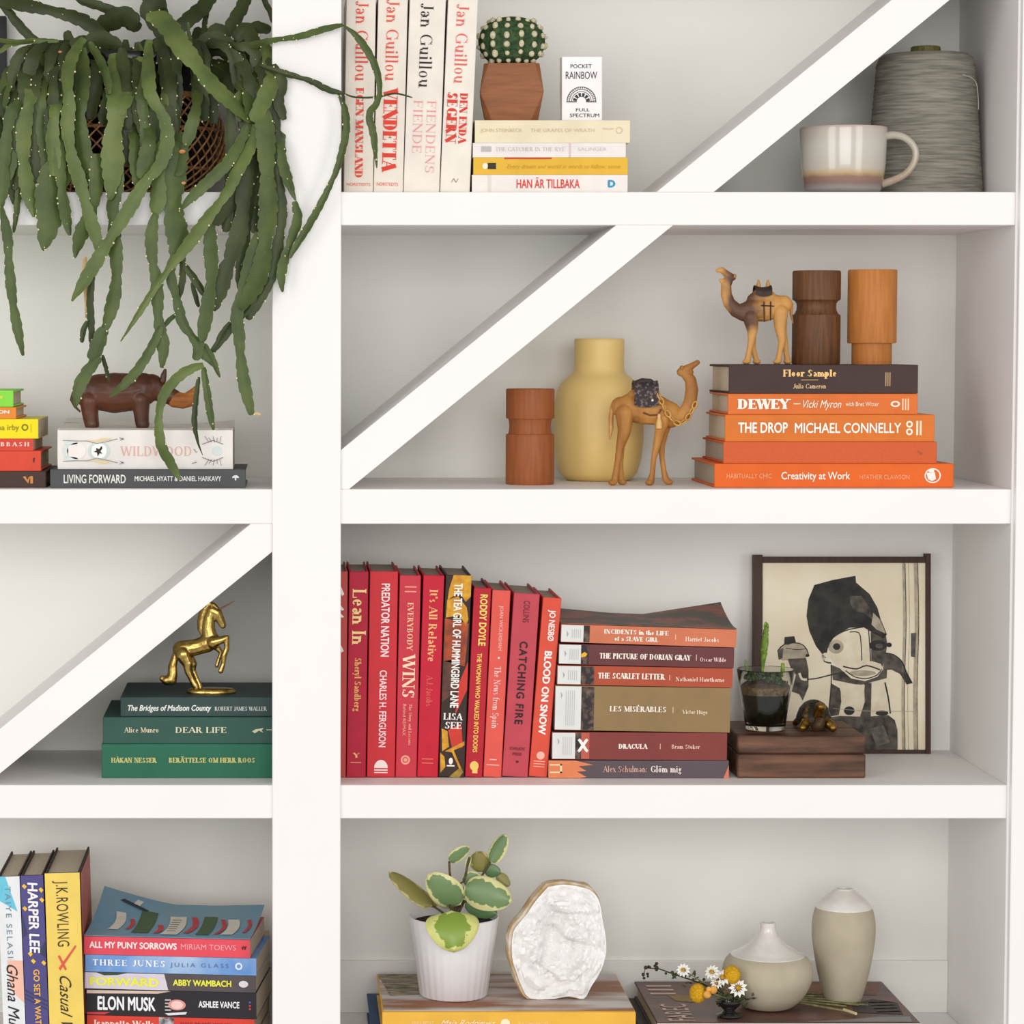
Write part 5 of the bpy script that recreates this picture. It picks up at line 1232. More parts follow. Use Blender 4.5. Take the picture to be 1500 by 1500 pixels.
# framed drawing leaning on the back panel
s = sc(.262); zb = ZT[3] + .0003
x0, x1 = (1106 - XC) * s, (1366 - XC) * s; H = 292 * s
t = local(thing('framed_drawing', 'framed ink drawing of a hatted figure, thin dark wooden frame', 'picture', ((x0 + x1) / 2, .248, zb), rot=(R_(-3.4), 0, 0)))
FW = wood('frame_wood', (74, 48, 36), (48, 32, 26), .55, 'Z', .7); w = x1 - x0
fx = lambda px: (px - 1236) * s
fz = lambda py: (1103 - py) * s
MB().box(-w / 2, fx(1119), 0, .014, 0, fz(811)).build('frame_bar', FW, t, smooth=0, bevel=.0004)
MB().box(fx(1358.5), w / 2, 0, .014, 0, fz(809)).build('frame_bar', FW, t, smooth=0, bevel=.0004)
MB().box(fx(1119), fx(1358.5), .001, .014, fz(823), fz(814)).build('frame_bar', FW, t, smooth=0, bevel=.0004)
MB().box(fx(1119), fx(1358.5), .001, .014, 0, fz(1097.5)).build('frame_bar', FW, t, smooth=0, bevel=.0004)
cvs = MB().box(fx(1119), fx(1358.5), .003, .010, fz(1097.5), fz(823)).build('canvas', mat('drawing_paper', (240, 230, 207), .8, c2=(230, 217, 189), scale=14), t, smooth=0)
cz_ = [0.0028]
def zz_(pts, m, lay=1):
    q = [(fx(1050 + x / 4.054), .0028 - lay * .00012, fz(790 + y / 4.054)) for x, y in pts]
    MB().add(q, [tuple(range(len(q)))]).build('drawn_shape', m, cvs, smooth=0, org=(0, 0, 0), fix=False)
def zline(pts, wd, m, lay=4):
    P = catmull(pts, 18) if len(pts) > 2 else pts
    mb = MB(); vs = []
    for i, p in enumerate(P):
        q = P[min(i + 1, len(P) - 1)]; r = P[max(i - 1, 0)]; dx, dy = q[0] - r[0], q[1] - r[1]; L = math.hypot(dx, dy) or 1
        for sg in (1, -1): vs.append((fx(1050 + (p[0] - dy / L * wd / 2 * sg) / 4.054), .0028 - lay * .00012, fz(790 + (p[1] + dx / L * wd / 2 * sg) / 4.054)))
    mb.add(vs, [(2 * i, 2 * i + 1, 2 * i + 3, 2 * i + 2) for i in range(len(P) - 1)]).build('drawn_line', m, cvs, smooth=0, org=(0, 0, 0), fix=False)
def zell(cx, cy, rx, ry, m, lay=3, n=20): zz_([(cx + rx * math.cos(2 * math.pi * k / n), cy + ry * math.sin(2 * math.pi * k / n)) for k in range(n)], m, lay)
INK = mat('charcoal_ink', (46, 46, 46), .85, c2=(66, 64, 60), scale=60); INK2 = mat('charcoal_wash', (104, 98, 90), .85, c2=(60, 58, 54), scale=90); INK3 = mat('pale_wash', (160, 150, 132), .85, c2=(196, 184, 160), scale=80); PAPER = mat('face_paper', (238, 228, 206), .85, c2=(222, 209, 182), scale=50)
zz_([(590, 265), (700, 235), (835, 210), (838, 250), (920, 320), (965, 400), (985, 470), (1022, 560), (1000, 585), (930, 545), (880, 515), (800, 520), (720, 560), (680, 610), (655, 700), (600, 630), (560, 540), (543, 450), (555, 350)], INK, 2)
zz_([(800, 330), (870, 330), (920, 400), (935, 470), (880, 430), (830, 420), (805, 380)], INK2, 3); zz_([(940, 430), (980, 470), (1015, 555), (960, 530), (930, 500)], INK3, 3)
zz_([(668, 640), (700, 575), (780, 530), (870, 517), (915, 540), (920, 715), (985, 735), (1000, 765), (965, 812), (890, 838), (810, 822), (755, 775), (720, 740), (690, 700)], PAPER, 3)
zz_([(925, 545), (1015, 560), (1025, 620), (1010, 700), (990, 770), (930, 730)], INK2, 2); zz_([(690, 740), (760, 770), (850, 815), (970, 800), (1025, 740), (1020, 820), (860, 862), (700, 830)], INK2, 2)
zell(718, 632, 46, 42, INK3, 4); zell(722, 632, 22, 20, INK, 5); zell(968, 625, 52, 32, INK, 4); zell(1035, 622, 16, 14, INK, 4); zell(975, 628, 22, 14, INK2, 5)
zline([(668, 640), (700, 580), (780, 535), (880, 515)], 7, INK); zline([(800, 545), (855, 550), (868, 620), (872, 715)], 6, INK); zline([(912, 530), (920, 640), (925, 720)], 6, INK)
zline([(760, 750), (840, 765), (900, 745), (980, 770)], 8, INK, 6); zline([(775, 775), (830, 812), (900, 822), (965, 800), (990, 765)], 6, INK, 6); zell(875, 790, 80, 17, INK3, 5); zline([(655, 700), (640, 680), (650, 720), (690, 730)], 8, INK)
zell(655, 695, 22, 26, PAPER, 4); zline([(530, 828), (600, 822), (690, 800), (770, 785)], 7, INK)
zz_([(1005, 670), (1060, 680), (1110, 720), (1140, 790), (1172, 850), (1140, 858), (1100, 795), (1050, 770), (1000, 770)], INK2, 3); zline([(1005, 670), (1060, 680), (1110, 720), (1140, 790), (1172, 850)], 7, INK); zz_([(1120, 790), (1150, 800), (1172, 850), (1140, 858)], INK, 4)
zz_([(690, 850), (745, 880), (750, 960), (735, 1040), (670, 1050), (680, 940)], INK2, 2); zz_([(885, 850), (930, 848), (925, 1055), (860, 1055), (890, 960)], INK2, 2); zz_([(690, 850), (890, 860), (880, 960), (860, 1040), (740, 1040), (755, 930), (740, 880)], PAPER, 3)
zz_([(930, 850), (1010, 850), (1030, 960), (1040, 1030), (930, 1030)], PAPER, 3); zline([(1010, 845), (1030, 940), (1042, 1030)], 9, INK); zline([(690, 740), (690, 850), (675, 1040)], 6, INK)
zell(797, 1014, 32, 26, INK, 5); zell(992, 1028, 38, 16, INK, 5)
zz_([(640, 1060), (740, 1045), (900, 1050), (1030, 1040), (1068, 1070), (1085, 1130), (1085, 1246), (770, 1246), (700, 1140)], INK2, 4); zz_([(920, 1120), (1000, 1100), (1040, 1200), (960, 1230)], mat('mid_wash', (126, 120, 108), .85, c2=(90, 86, 80), scale=100), 5)
zz_([(412, 575), (470, 570), (480, 605), (430, 622), (410, 615)], INK, 3); zz_([(370, 660), (410, 620), (500, 612), (545, 650), (558, 685), (520, 710), (400, 715), (375, 700)], INK3, 2); zline([(370, 660), (410, 620), (500, 612), (545, 650), (555, 690)], 6, INK); zz_([(370, 655), (405, 640), (400, 700), (378, 712)], INK2, 3); zell(548, 685, 12, 9, INK, 4)
zz_([(430, 705), (540, 700), (555, 770), (555, 870), (520, 955), (500, 915), (455, 900), (480, 800), (450, 760)], INK2, 3); zline([(500, 790), (515, 825), (545, 828)], 14, PAPER, 5); zline([(420, 640), (480, 650), (540, 645)], 4, INK, 4)
for xx, wd, m in ((1120, 14, INK3), (1130, 4, INK2), (1195, 26, INK3), (1205, 4, INK2), (1150, 3, INK3)): zline([(xx, 135), (xx + 6, 500), (xx - 4, 900), (xx, 1246)], wd, m, 3)
zz_([(1165, 552), (1196, 550), (1190, 695), (1165, 692)], INK2, 4); zline([(700, 1000), (900, 1015), (1200, 1018)], 3, INK3, 6)

# ------------------------------------------------------------------ lowest shelf right
# potted plant
yc = Y_ = .045 + .085; s = sc(yc); c0 = at(667, yc, Z_YB); pb = 1453
t = thing('potted_plant', 'variegated peperomia in a white tapered pot', 'plant', c0)
MB().lathe(prof_px([(0, 1453), (48, 1453), (50, 1451), (66.5, 1338), (67, 1336), (65, 1335), (63, 1338), (61, 1350), (0, 1350)], 1453, s), 180, c0, lambda a, zz: 1 + (.009 * math.cos(30 * a) if zz < 112 * s else 0)).build('pot', mat('white_ceramic', (238, 236, 238), .3, spec=.5), t, smooth=40)
MB().lathe(prof_px([(61, 1349), (61.5, 1345), (40, 1342), (0, 1341)], 1453, s), 40, c0, lambda a, zz: 1).build('soil', mat('potting_soil', (48, 34, 28), .95, c2=(24, 18, 16), scale=200, bump=1, bscale=300), t, smooth=60)
def leaf_mat(name, g1, g2, cr, edge):
    m = bpy.data.materials.new(name); m.use_nodes = True; nt = m.node_tree; bs_ = nt.nodes['Principled BSDF']; bs_.inputs['Roughness'].default_value = .38
    uv = nt.nodes.new('ShaderNodeUVMap'); sp = nt.nodes.new('ShaderNodeSeparateXYZ'); nt.links.new(uv.outputs[0], sp.inputs[0])
    tc = nt.nodes.new('ShaderNodeTexCoord'); nz = nt.nodes.new('ShaderNodeTexNoise'); nz.inputs['Scale'].default_value = 120; nz.inputs['Detail'].default_value = 6; nt.links.new(tc.outputs['Object'], nz.inputs['Vector'])
    ma = nt.nodes.new('ShaderNodeMath'); ma.operation = 'MULTIPLY_ADD'; ma.inputs[1].default_value = .8; nt.links.new(nz.outputs['Fac'], ma.inputs[0]); nt.links.new(sp.outputs[0], ma.inputs[2])
    rp = nt.nodes.new('ShaderNodeValToRGB'); e = rp.color_ramp.elements; e[0].position = edge * .5; e[1].position = edge * .5 + .02; e[0].color = rgb(*g1); e[1].color = rgb(*cr)
    hf = nt.nodes.new('ShaderNodeMath'); hf.operation = 'MULTIPLY'; hf.inputs[1].default_value = .5; nt.links.new(ma.outputs[0], hf.inputs[0]); nt.links.new(hf.outputs[0], rp.inputs['Fac'])
    n2 = nt.nodes.new('ShaderNodeTexNoise'); n2.inputs['Scale'].default_value = 90; nt.links.new(tc.outputs['Object'], n2.inputs['Vector'])
    mx = nt.nodes.new('ShaderNodeMixRGB'); mx.inputs[2].default_value = rgb(*g2); nt.links.new(rp.outputs[0], mx.inputs[1])
    m2 = nt.nodes.new('ShaderNodeMath'); m2.operation = 'MULTIPLY'; m2.inputs[1].default_value = .35; nt.links.new(n2.outputs['Fac'], m2.inputs[0]); nt.links.new(m2.outputs[0], mx.inputs[0])
    nt.links.new(mx.outputs[0], bs_.inputs['Base Color'])
    return m
LA = leaf_mat('leaf_variegated', (116, 142, 96), (100, 132, 78), (234, 228, 164), 1.10); LB = leaf_mat('leaf_lime', (136, 160, 62), (112, 142, 50), (226, 226, 140), 1.0); LC = leaf_mat('leaf_olive', (142, 134, 72), (120, 122, 58), (206, 190, 120), 1.25); LD = leaf_mat('leaf_green', (100, 132, 88), (70, 110, 66), (96, 134, 84), 1.3)
def leaf(bx, by, tx, ty, w, d0, d1, m, cup=.12, fold=0.0, n=14, k=8, belly=.0, shape=.8):
    B = c0 + Vector((560 + bx / 7.143 - 667, d0, pb - (1200 + by / 7.143))) * s; T = c0 + Vector((560 + tx / 7.143 - 667, d1, pb - (1200 + ty / 7.143))) * s
    ax = (T - B); L = ax.length; ax.normalize(); nrm = Vector((0, -1, .25)); sd = ax.cross(nrm).normalized(); nrm = sd.cross(ax).normalized()
    if fold: sd = (Matrix.Rotation(fold, 3, ax) @ sd); nrm = (Matrix.Rotation(fold, 3, ax) @ nrm)
    W_ = w * 1.12 / 7.143 * s / 2; mb = MB(); mb.uv = []; vs = []; fs = []
    for lay in (0, 1):
        for i in range(n + 1):
            q = i / n; wd = W_ * (math.sin(math.pi * min(1, q ** shape)) ** .5) * (1 if q < 1 else 0)
            for j in range(-k, k + 1):
                u_ = j / k; hgt = -cup * W_ * 2 * u_ * u_ + belly * L * math.sin(math.pi * q) - .0007 * lay
                vs.append(B + ax * (L * q) + sd * (wd * u_) + nrm * hgt); mb.uv.append((max(abs(u_), (abs(2 * q - 1)) ** 3), q))
    m_ = 2 * k + 1; tot = (n + 1) * m_
    for i in range(n):
        for j in range(2 * k):
            a = i * m_ + j; fs.append((a, a + 1, a + m_ + 1, a + m_)); fs.append((tot + a, tot + a + m_, tot + a + m_ + 1, tot + a + 1))
    for i in range(n):
        for j in (0, 2 * k): a = i * m_ + j; fs.append((a, a + m_, tot + a + m_, tot + a))
    mb.add(vs, fs); return mb.build('leaf', m, t, smooth=80, fix=False)
leaf(540, 860, 85, 505, 190, 0, 10, LC, .1, .5); leaf(600, 870, 290, 660, 120, 8, 12, LC, .1, .4)
leaf(835, 840, 480, 500, 300, -10, -30, LA, .12, -.25, belly=.06); leaf(720, 835, 735, 1205, 500, -52, -84, LB, .14, 0, belly=.16, shape=.62)
leaf(860, 650, 1360, 765, 320, -12, -32, LA, .12, .15, belly=.06); leaf(880, 800, 1215, 930, 210, -4, -14, LD, .12, .2)
leaf(712, 395, 925, 222, 130, 0, -8, LA, .12, .35); leaf(1090, 520, 1010, 300, 200, 12, 8, LC, .15, 0, shape=1); leaf(1150, 410, 1312, 98, 165, 6, 0, LA, .12, -.3)
leaf(1090, 490, 1260, 510, 130, 10, 4, LD, .1, .3); leaf(860, 620, 1040, 535, 150, 4, 0, LA, .1, .2); leaf(800, 690, 1020, 770, 130, -2, -12, LA, .1, .3); leaf(1230, 530, 1360, 660, 110, 8, 6, LC, .1)
leaf(935, 330, 890, 490, 50, 0, 2, LA, .1)
SM = mat('plant_stem', (104, 88, 52), .6, c2=(72, 56, 40), scale=200)
def pstem(pts, r=.0013):
    MB().tube([c0 + Vector((560 + x / 7.143 - 667, d, pb - (1200 + y / 7.143))) * s for x, y, d in pts], r, 8).build('stem', SM, t, smooth=80)
pstem([(760, 1000, 0), (755, 760, 0), (745, 640, 0), (720, 500, 0), (715, 385, 0)]); pstem([(770, 1000, 0), (800, 640, -2), (870, 600, 0), (900, 480, 2), (930, 340, 0)]); pstem([(790, 1000, 6), (900, 760, 8), (1060, 560, 9), (1155, 400, 6)])
pstem([(755, 760, 0), (720, 830, -8), (720, 850, -52)]); pstem([(770, 960, 0), (840, 700, -8), (870, 650, -12)]); pstem([(760, 980, 0), (820, 850, -6), (835, 835, -10)]); pstem([(740, 1000, 0), (600, 900, 2), (540, 860, 0)]); pstem([(790, 1000, 2), (870, 820, -2), (900, 805, -4)])

# geode
yc = .045 + .07; s = sc(yc); c0 = at(820, yc, Z_YB); pb = 1467
t = thing('geode', 'white crystal geode half with tan rind standing on picture book', 'geode', c0)
out = [(1040, 382), (1110, 370), (1180, 372), (1290, 400), (1345, 460), (1365, 560), (1388, 700), (1385, 800), (1350, 900), (1300, 980), (1255, 1055), (1170, 1040), (1060, 1056), (930, 1052), (880, 980), (850, 900), (822, 800), (832, 650), (900, 560), (970, 460), (1040, 382)]
P = catmull(out, 22)[:-1]; P = [(540 + x / 3.947 - 820, pb - (1200 + y / 3.947)) for x, y in P]
cxm = sum(p[0] for p in P) / len(P); czm = sum(p[1] for p in P) / len(P); NR = 34; N = len(P)
vs = []; fs = []
for i in range(NR + 1):
    q = i / NR * .968
    for (x, zz) in P:
        X = cxm + 2.2 + (x - cxm) * q; Z = czm - 1.8 + (zz - czm) * q; n3 = Vector((X * .05, Z * .05, 3.1))
        cre = abs(mnoise.noise(Vector((X * .022 + 5.2, Z * .03, 1.7)))); dd = 10 * max(0, .16 - cre) / .16 * (1 - q) ** .5
        cell = mnoise.voronoi(Vector((X * .16, Z * .16, 2.0)))[0]; bump = 3.6 * (cell[1] - cell[0]) + 5 * mnoise.noise(n3) + 2 * mnoise.noise(n3 * 3)
        cav = 13 * math.exp(-(((X - cxm + 8) / 26) ** 2 + ((Z - czm - 8) / 34) ** 2))
        cav += 17 * math.exp(-(((X - cxm + 10 - .25 * (Z - czm)) / 10) ** 2 + ((Z - czm - 14) / 36) ** 2)) + 9 * math.exp(-(((X - cxm - 18) / 12) ** 2 + ((Z - czm + 6) / 7) ** 2))
        Y = (-bump * 1.25 + dd * .8 + cav) * (1 if q < .92 else .2) - 4 * (1 - q)
        vs.append(c0 + Vector((X, Y - 12 + 10 * (Z / 180), Z)) * s)
for i in range(NR):
    for k in range(N):
        a, b_ = i * N + k, i * N + (k + 1) % N
        fs.append((a, b_, b_ + N, a + N))
MB().add(vs, fs).build('crystal_face', mat('white_quartz', (238, 236, 234), .3, c2=(190, 188, 190), scale=34, detail=8, lo=.56, hi=.78, spec=.7, bump=.6, bscale=300), t, smooth=25, fix=False)
vs = [c0 + Vector((cxm + 2.2 + (x - cxm) * .95, -9 + 10 * (zz / 180), max(.2, czm - 1.8 + (zz - czm) * .95))) * s for x, zz in P]; fs = []; M = 10
for i in range(M + 1):
    q = i / M; k_ = math.cos(q * math.pi / 2) ** .7 if i < M else .05
    grow = 1 + .06 * math.sin(q * math.pi)
    for (x, zz) in P:
        X = cxm + (x - cxm) * k_ * grow - 5 * math.sin(q * math.pi) ; Z = max(.3, czm + (zz - czm) * k_ * grow)
        nb = 2.5 * mnoise.noise(Vector((X * .08, q * 4, Z * .08)))
        vs.append(c0 + Vector((X + nb * (q > 0), -12 + 10 * (zz / 180) + 62 * math.sin(q * math.pi / 2) + (nb if i else 0), Z + (nb if zz > 20 and i else 0))) * s)
for i in range(M + 1):
    for k in range(N):
        a, b_ = i * N + k, i * N + (k + 1) % N; fs.append((a, a + N, b_ + N, b_))
fs.append(tuple((M + 1) * N + k for k in range(N)))
MB().add(vs, fs).build('rind', mat('geode_rind', (234, 222, 202), .8, c2=(196, 160, 108), scale=60, bump=.6, bscale=200), t, smooth=60, fix=False)

# two vases
VM = mat('matt_stoneware', (186, 176, 154), .7, c2=(176, 166, 144), scale=30, bump=.05, bscale=400); VG = mat('white_glaze', (226, 222, 216), .15, c2=(214, 208, 200), scale=40, coat=.4)
def two_tone(label, px, yc, rows, pb, cut, rot=0):
    s = sc(yc); c0 = at(px, yc, Z_VB); t = thing('vase', label, 'vase', c0, 'stoneware vases on the lowest shelf')
    R = catmull([(r, y) for r, y in rows], 4); lo = [p for p in R if p[1] >= cut]; hi = [p for p in R if p[1] <= cut]
    rb_ = lo[-1]
    MB().lathe([(0, 0)] + prof_px(lo, pb, s), 64, c0).build('body', VM, t, smooth=60)
    mo = hi[-1]
    MB().lathe([((rb_[0] + .5) * s, (pb - rb_[1] - .5) * s), ((rb_[0] + .5) * s, (pb - rb_[1] + .3) * s)] + [((r + .4) * s, (pb - y) * s) for r, y in hi] + [((mo[0] - 3) * s, (pb - mo[1]) * s), ((mo[0] - 4) * s, (pb - mo[1] - 20) * s), (0, (pb - mo[1] - 22) * s)], 64, c0).build('glazed_top', VG, t, smooth=60)
two_tone('squat round stoneware vase with white glazed narrow neck', 1132, .125, [(30, 1453), (36, 1452), (52, 1438), (64, 1416), (66.5, 1400), (63, 1385), (54, 1375), (46, 1371), (34, 1363), (22, 1354), (14, 1344), (11.5, 1335), (11.5, 1329), (12, 1327)], 1454, 1373)
two_tone('tall ovoid stoneware vase with pale glazed shoulder', 1244, .16, [(24, 1452), (27, 1450), (33, 1430), (40, 1400), (45.5, 1365), (46.5, 1340), (43, 1318), (36, 1305), (26, 1296), (17, 1289), (13.5, 1286.5), (13, 1285)], 1452.5, 1309)

# small black bud vase and dried flowers
def vbp(px, py, up=0):
    """point on top of the cover photograph book under the photo pixel"""
    lo_, hi_ = .0, DEPTH
    for _ in range(40):
        m_ = (lo_ + hi_) / 2
        if W(px, py, m_).z > Z_VB + up: hi_ = m_
        else: lo_ = m_
    # z rises with distance along one pixel row below the horizon is not monotone here, so solve directly
    p0 = W(px, py, 0); p1 = W(px, py, DEPTH); k = (Z_VB + up - p0.z) / (p1.z - p0.z)
    return p0.lerp(p1, k)
cb = vbp(1068, 1489); s = sc(cb.y)
t = thing('bud_vase', 'tiny black glossy bud vase holding the daisies', 'vase', cb)
MB().lathe([(0, 0), (17 * s, 0), (19 * s, 2 * s), (18 * s, 4 * s), (10 * s, 7 * s), (8 * s, 9 * s), (10 * s, 12 * s), (16 * s, 17 * s), (18 * s, 22 * s), (16 * s, 25 * s), (13 * s, 24 * s), (11 * s, 16 * s), (0, 13 * s)], 36, cb).build('body', mat('black_glaze', (24, 22, 22), .12, spec=.6, coat=.4), t, smooth=50)
DG = mat('dry_stem', (138, 134, 92), .8, c2=(98, 96, 60), scale=150); DKG = mat('dry_leaf', (78, 84, 52), .8, c2=(52, 56, 36), scale=150)
YB_ = mat('craspedia_yellow', (226, 178, 32), .9, c2=(186, 134, 16), scale=500, bump=1, bscale=900); DW = mat('daisy_white', (242, 240, 232), .7); DC = mat('daisy_centre', (206, 158, 40), .8, c2=(160, 110, 26), scale=400)
def on_plane(px, py, yy): return W(px, py, yy)
Yf = cb.y
def flower(name, label, cat, px, py, yy, root):
    p = W(px, py, yy); t_ = thing(name, label, cat, p, 'dried flowers by the vases'); return t_, p
def daisy(px, py, r, tilt, label):
    yy = Yf - .006; t_, p = flower('daisy', label, 'flower', px, py, yy, None)
    nrm = Vector(tilt).normalized(); a = nrm.cross(Vector((0, 0, 1))).normalized(); b_ = a.cross(nrm).normalized(); ss = sc(yy)
    for k in range(11):
        an = 2 * math.pi * k / 11; d = a * math.cos(an) + b_ * math.sin(an); e = nrm.cross(d)
        q = [p + d * (r * .25 * ss), p + (d * .62 + e * .2) * r * ss + nrm * .0012, p + d * r * ss - nrm * .0004, p + (d * .62 - e * .2) * r * ss + nrm * .0012]
        q2 = [v - nrm * .0006 for v in q]
        MB().add(q + q2, [(0, 1, 2, 3), (7, 6, 5, 4), (0, 4, 5, 1), (1, 5, 6, 2), (2, 6, 7, 3), (3, 7, 4, 0)]).build('petal', DW, t_, smooth=0, fix=True)
    MB().ball(p + nrm * .0016, r * .3 * ss, 1, .8, 10, 6).build('flower_head', DC, t_, smooth=80)
    e_ = Vector((cb.x, cb.y, cb.z + .02)); mid = p.lerp(e_, .5) + Vector((0, .004, 0))
    MB().tube([p - nrm * .001, mid, e_], .0006, 6).build('stem', DG, t_, smooth=80)
daisy(1001, 1421, 11, (-.2, -1, .5), 'white daisy drooping far from the bud vase among dark twigs'); daisy(1043, 1424, 12, (-.5, -.8, .6), 'white daisy between dark twig and yellow ball flower')
daisy(1058, 1432, 13.5, (-.1, -.9, .7), 'white daisy directly below the upper yellow ball'); daisy(1081, 1447, 15, (.1, -1, .35), 'largest white daisy above the black bud vase'); daisy(1050, 1440, 10, (.0, -.8, .8), 'small half closed white daisy in the bunch')
def pompom(px, py, rx, rz, label):
    yy = Yf - .002; t_, p = flower('ball_flower', label, 'flower', px, py, yy, None); ss = sc(yy)
    MB().ball(p, rx * ss, 1, rz / rx, 24, 16).build('flower_head', YB_, t_, smooth=80); e_ = Vector((cb.x, cb.y + .004, cb.z + .02))
    MB().tube([p, p.lerp(e_, .5), e_], .0008, 6).build('stem', DG, t_, smooth=80)
pompom(1072, 1428, 13, 14, 'round yellow ball flower against the squat vase'); pompom(1022, 1455, 12.5, 15, 'oval yellow ball flower hanging over the book cover')
t_, p = flower('bud', 'pair of apricot dried buds beside the oval ball flower', 'flower', 1040, 1454, Yf - .012, None)
for dx, dz, r in ((-4, -3, 6), (5, 4, 6), (-2, 5, 4)): MB().ball(p + Vector((dx, 0, dz)) * sc(Yf), r * sc(Yf), .9, 1, 12, 8).build('bud', mat('apricot', (232, 176, 84), .7, c2=(206, 142, 56), scale=200), t_, smooth=80)
MB().tube([p, p.lerp(cb + Vector((0, 0, .02)), .5), cb + Vector((0, 0, .02))], .0007, 6).build('stem', DG, t_, smooth=80)
random.seed(3)
t_ = thing('dried_sprig', 'dark dried twig with small seed heads reaching over book edge', 'sprig', vbp(1010, 1440), 'dried flowers by the vases')
tp = [W(x, y, Yf + d) for x, y, d in ((1060, 1455, 0), (1020, 1438, .01), (990, 1428, .02), (965, 1419, .03), (945, 1418, .035), (943, 1428, .035))]
MB().tube(tp, [.0009, .0009, .0008, .0007, .0006, .0006], 6).build('stem', mat('dark_twig', (62, 52, 40), .8), t_, smooth=80)
for k in range(26):
    u_ = random.random(); i = int(u_ * 4.99); C = tp[i].lerp(tp[i + 1], u_ * 4.99 - i) + Vector((random.uniform(-1, 1), random.uniform(-1, 1), random.uniform(-1, 1))) * .005
    MB().ball(C, random.uniform(.0012, .0024), 1, 1, 6, 5).build('seed_head', DKG if i < 3 else MATS['dark_twig'], t_, smooth=80)
t_ = thing('dried_leaves', 'clump of small olive leaves around the daisy stems', 'leaves', vbp(1068, 1478, .01), 'dried flowers by the vases')
for k in range(110):
    px, py = random.choice(((1070, 1460), (1050, 1447), (1085, 1464), (1030, 1440), (1062, 1467), (1000, 1432), (1078, 1468)))
    C = W(px + random.gauss(0, 9), py + random.gauss(0, 5), Yf + random.uniform(-.008, .012)); d = Vector((random.uniform(-1, 1), random.uniform(-1, 1), random.uniform(-.3, 1))).normalized(); e = d.cross(Vector((0, 1, .3))).normalized(); L = random.uniform(.005, .010)
    q = [C, C + d * L * .5 + e * L * .2, C + d * L, C + d * L * .5 - e * L * .2]; q2 = [v + Vector((0, .0005, 0)) for v in q]
    MB().add(q + q2, [(0, 1, 2, 3), (7, 6, 5, 4), (0, 4, 5, 1), (1, 5, 6, 2), (2, 6, 7, 3), (3, 7, 4, 0)]).build('leaf', DKG, t_, smooth=0)
t_ = thing('stem_bundle', 'bundle of dry cut flower stems lying in front of the vases', 'stems', vbp(1180, 1465), 'dried flowers by the vases')
for (x0_, y0_, x1_, y1_, w_) in ((1098, 1459, 1248, 1462, 1.2), (1100, 1461, 1258, 1472, 1.2), (1098, 1463, 1272, 1472, .9), (1105, 1462, 1255, 1484, 1.3), (1100, 1457, 1230, 1457, 1.0), (1103, 1464, 1240, 1474, 1.1), (1110, 1460, 1262, 1468, .9)):
    a_ = vbp(x0_, y0_, .004); e_ = vbp(x1_, y1_, .0016 + .0012 * random.random()); m_ = a_.lerp(e_, .5) + Vector((0, 0, .002))
    MB().tube([a_, m_, e_], w_ * .0011, 6).build('stem', DG, t_, smooth=80)
a_ = vbp(1236, 1479, .004); e_ = vbp(1254, 1485, .004)
MB().tube([a_, e_], .0017, 8).build('cut_end', mat('cut_stem', (214, 200, 150), .7), t_)

# ------------------------------------------------------------------ trailing leaf cactus, upper left
zs = ZT[1]; PY = .148; s = sc(PY); PX = 183
c0 = at(PX, PY, zs)
bk_prof = [(96, 282), (112, 276), (132, 255), (143, 230), (146, 205), (143, 180), (136, 158), (128, 140)]
def bk_r(q):
    """basket radius (px) at height fraction q"""
    k = q * (len(bk_prof) - 1); i = min(int(k), len(bk_prof) - 2); f = k - i
    return tuple(a + (b_ - a) * f for a, b_ in zip(bk_prof[i], bk_prof[i + 1]))
t = thing('basket', 'brown woven rattan basket half hidden by trailing stems', 'basket', c0)
RT = mat('rattan', (206, 156, 104), .55, c2=(166, 114, 68), scale=120); RT2 = mat('rattan_dark', (176, 126, 80), .55, c2=(136, 92, 54), scale=120)
base_z = 285
NS = 44
def strand(a0, tw, off, m):
    P = []
    for k in range(17):
        q = k / 16; r, y = bk_r(q); a = a0 + tw * q
        P.append(c0 + Vector(((r + off) * math.cos(a), (r + off) * math.sin(a), base_z - y)) * s)
    return MB().tube(P, 1.5 * s, 5)
import itertools
first = {}
for k in range(NS):
    a0 = 2 * math.pi * k / NS
    for tw, off, m in ((1.25, 1.4, RT), (-1.25, -1.0, RT2)):
        key = tw
        if key not in first:
            first[key] = strand(0, tw, off, m).build('cane_strand', m, t, smooth=80)
            first[key].rotation_euler = (0, 0, a0)
        else:
            o = first[key].copy(); COL.objects.link(o); o.parent = t; o.rotation_euler = (0, 0, a0)
for q, w_ in ((0, 4), (.02, 2), (.34, 2.4), (.66, 2.6), (.98, 4), (1, 3.4)):
    r, y = bk_r(q); MB().tube([c0 + Vector((r * math.cos(2 * math.pi * k / 64), r * math.sin(2 * math.pi * k / 64), base_z - y)) * s for k in range(64)], w_ * s, 8, True).build('cane_hoop', RT2, t, smooth=80)
MB().lathe([(0, 1 * s), (94 * s, 1 * s), (96 * s, 4 * s), (94 * s, 6 * s), (0, 6 * s)], 48, c0).build('basket_floor', RT2, t)

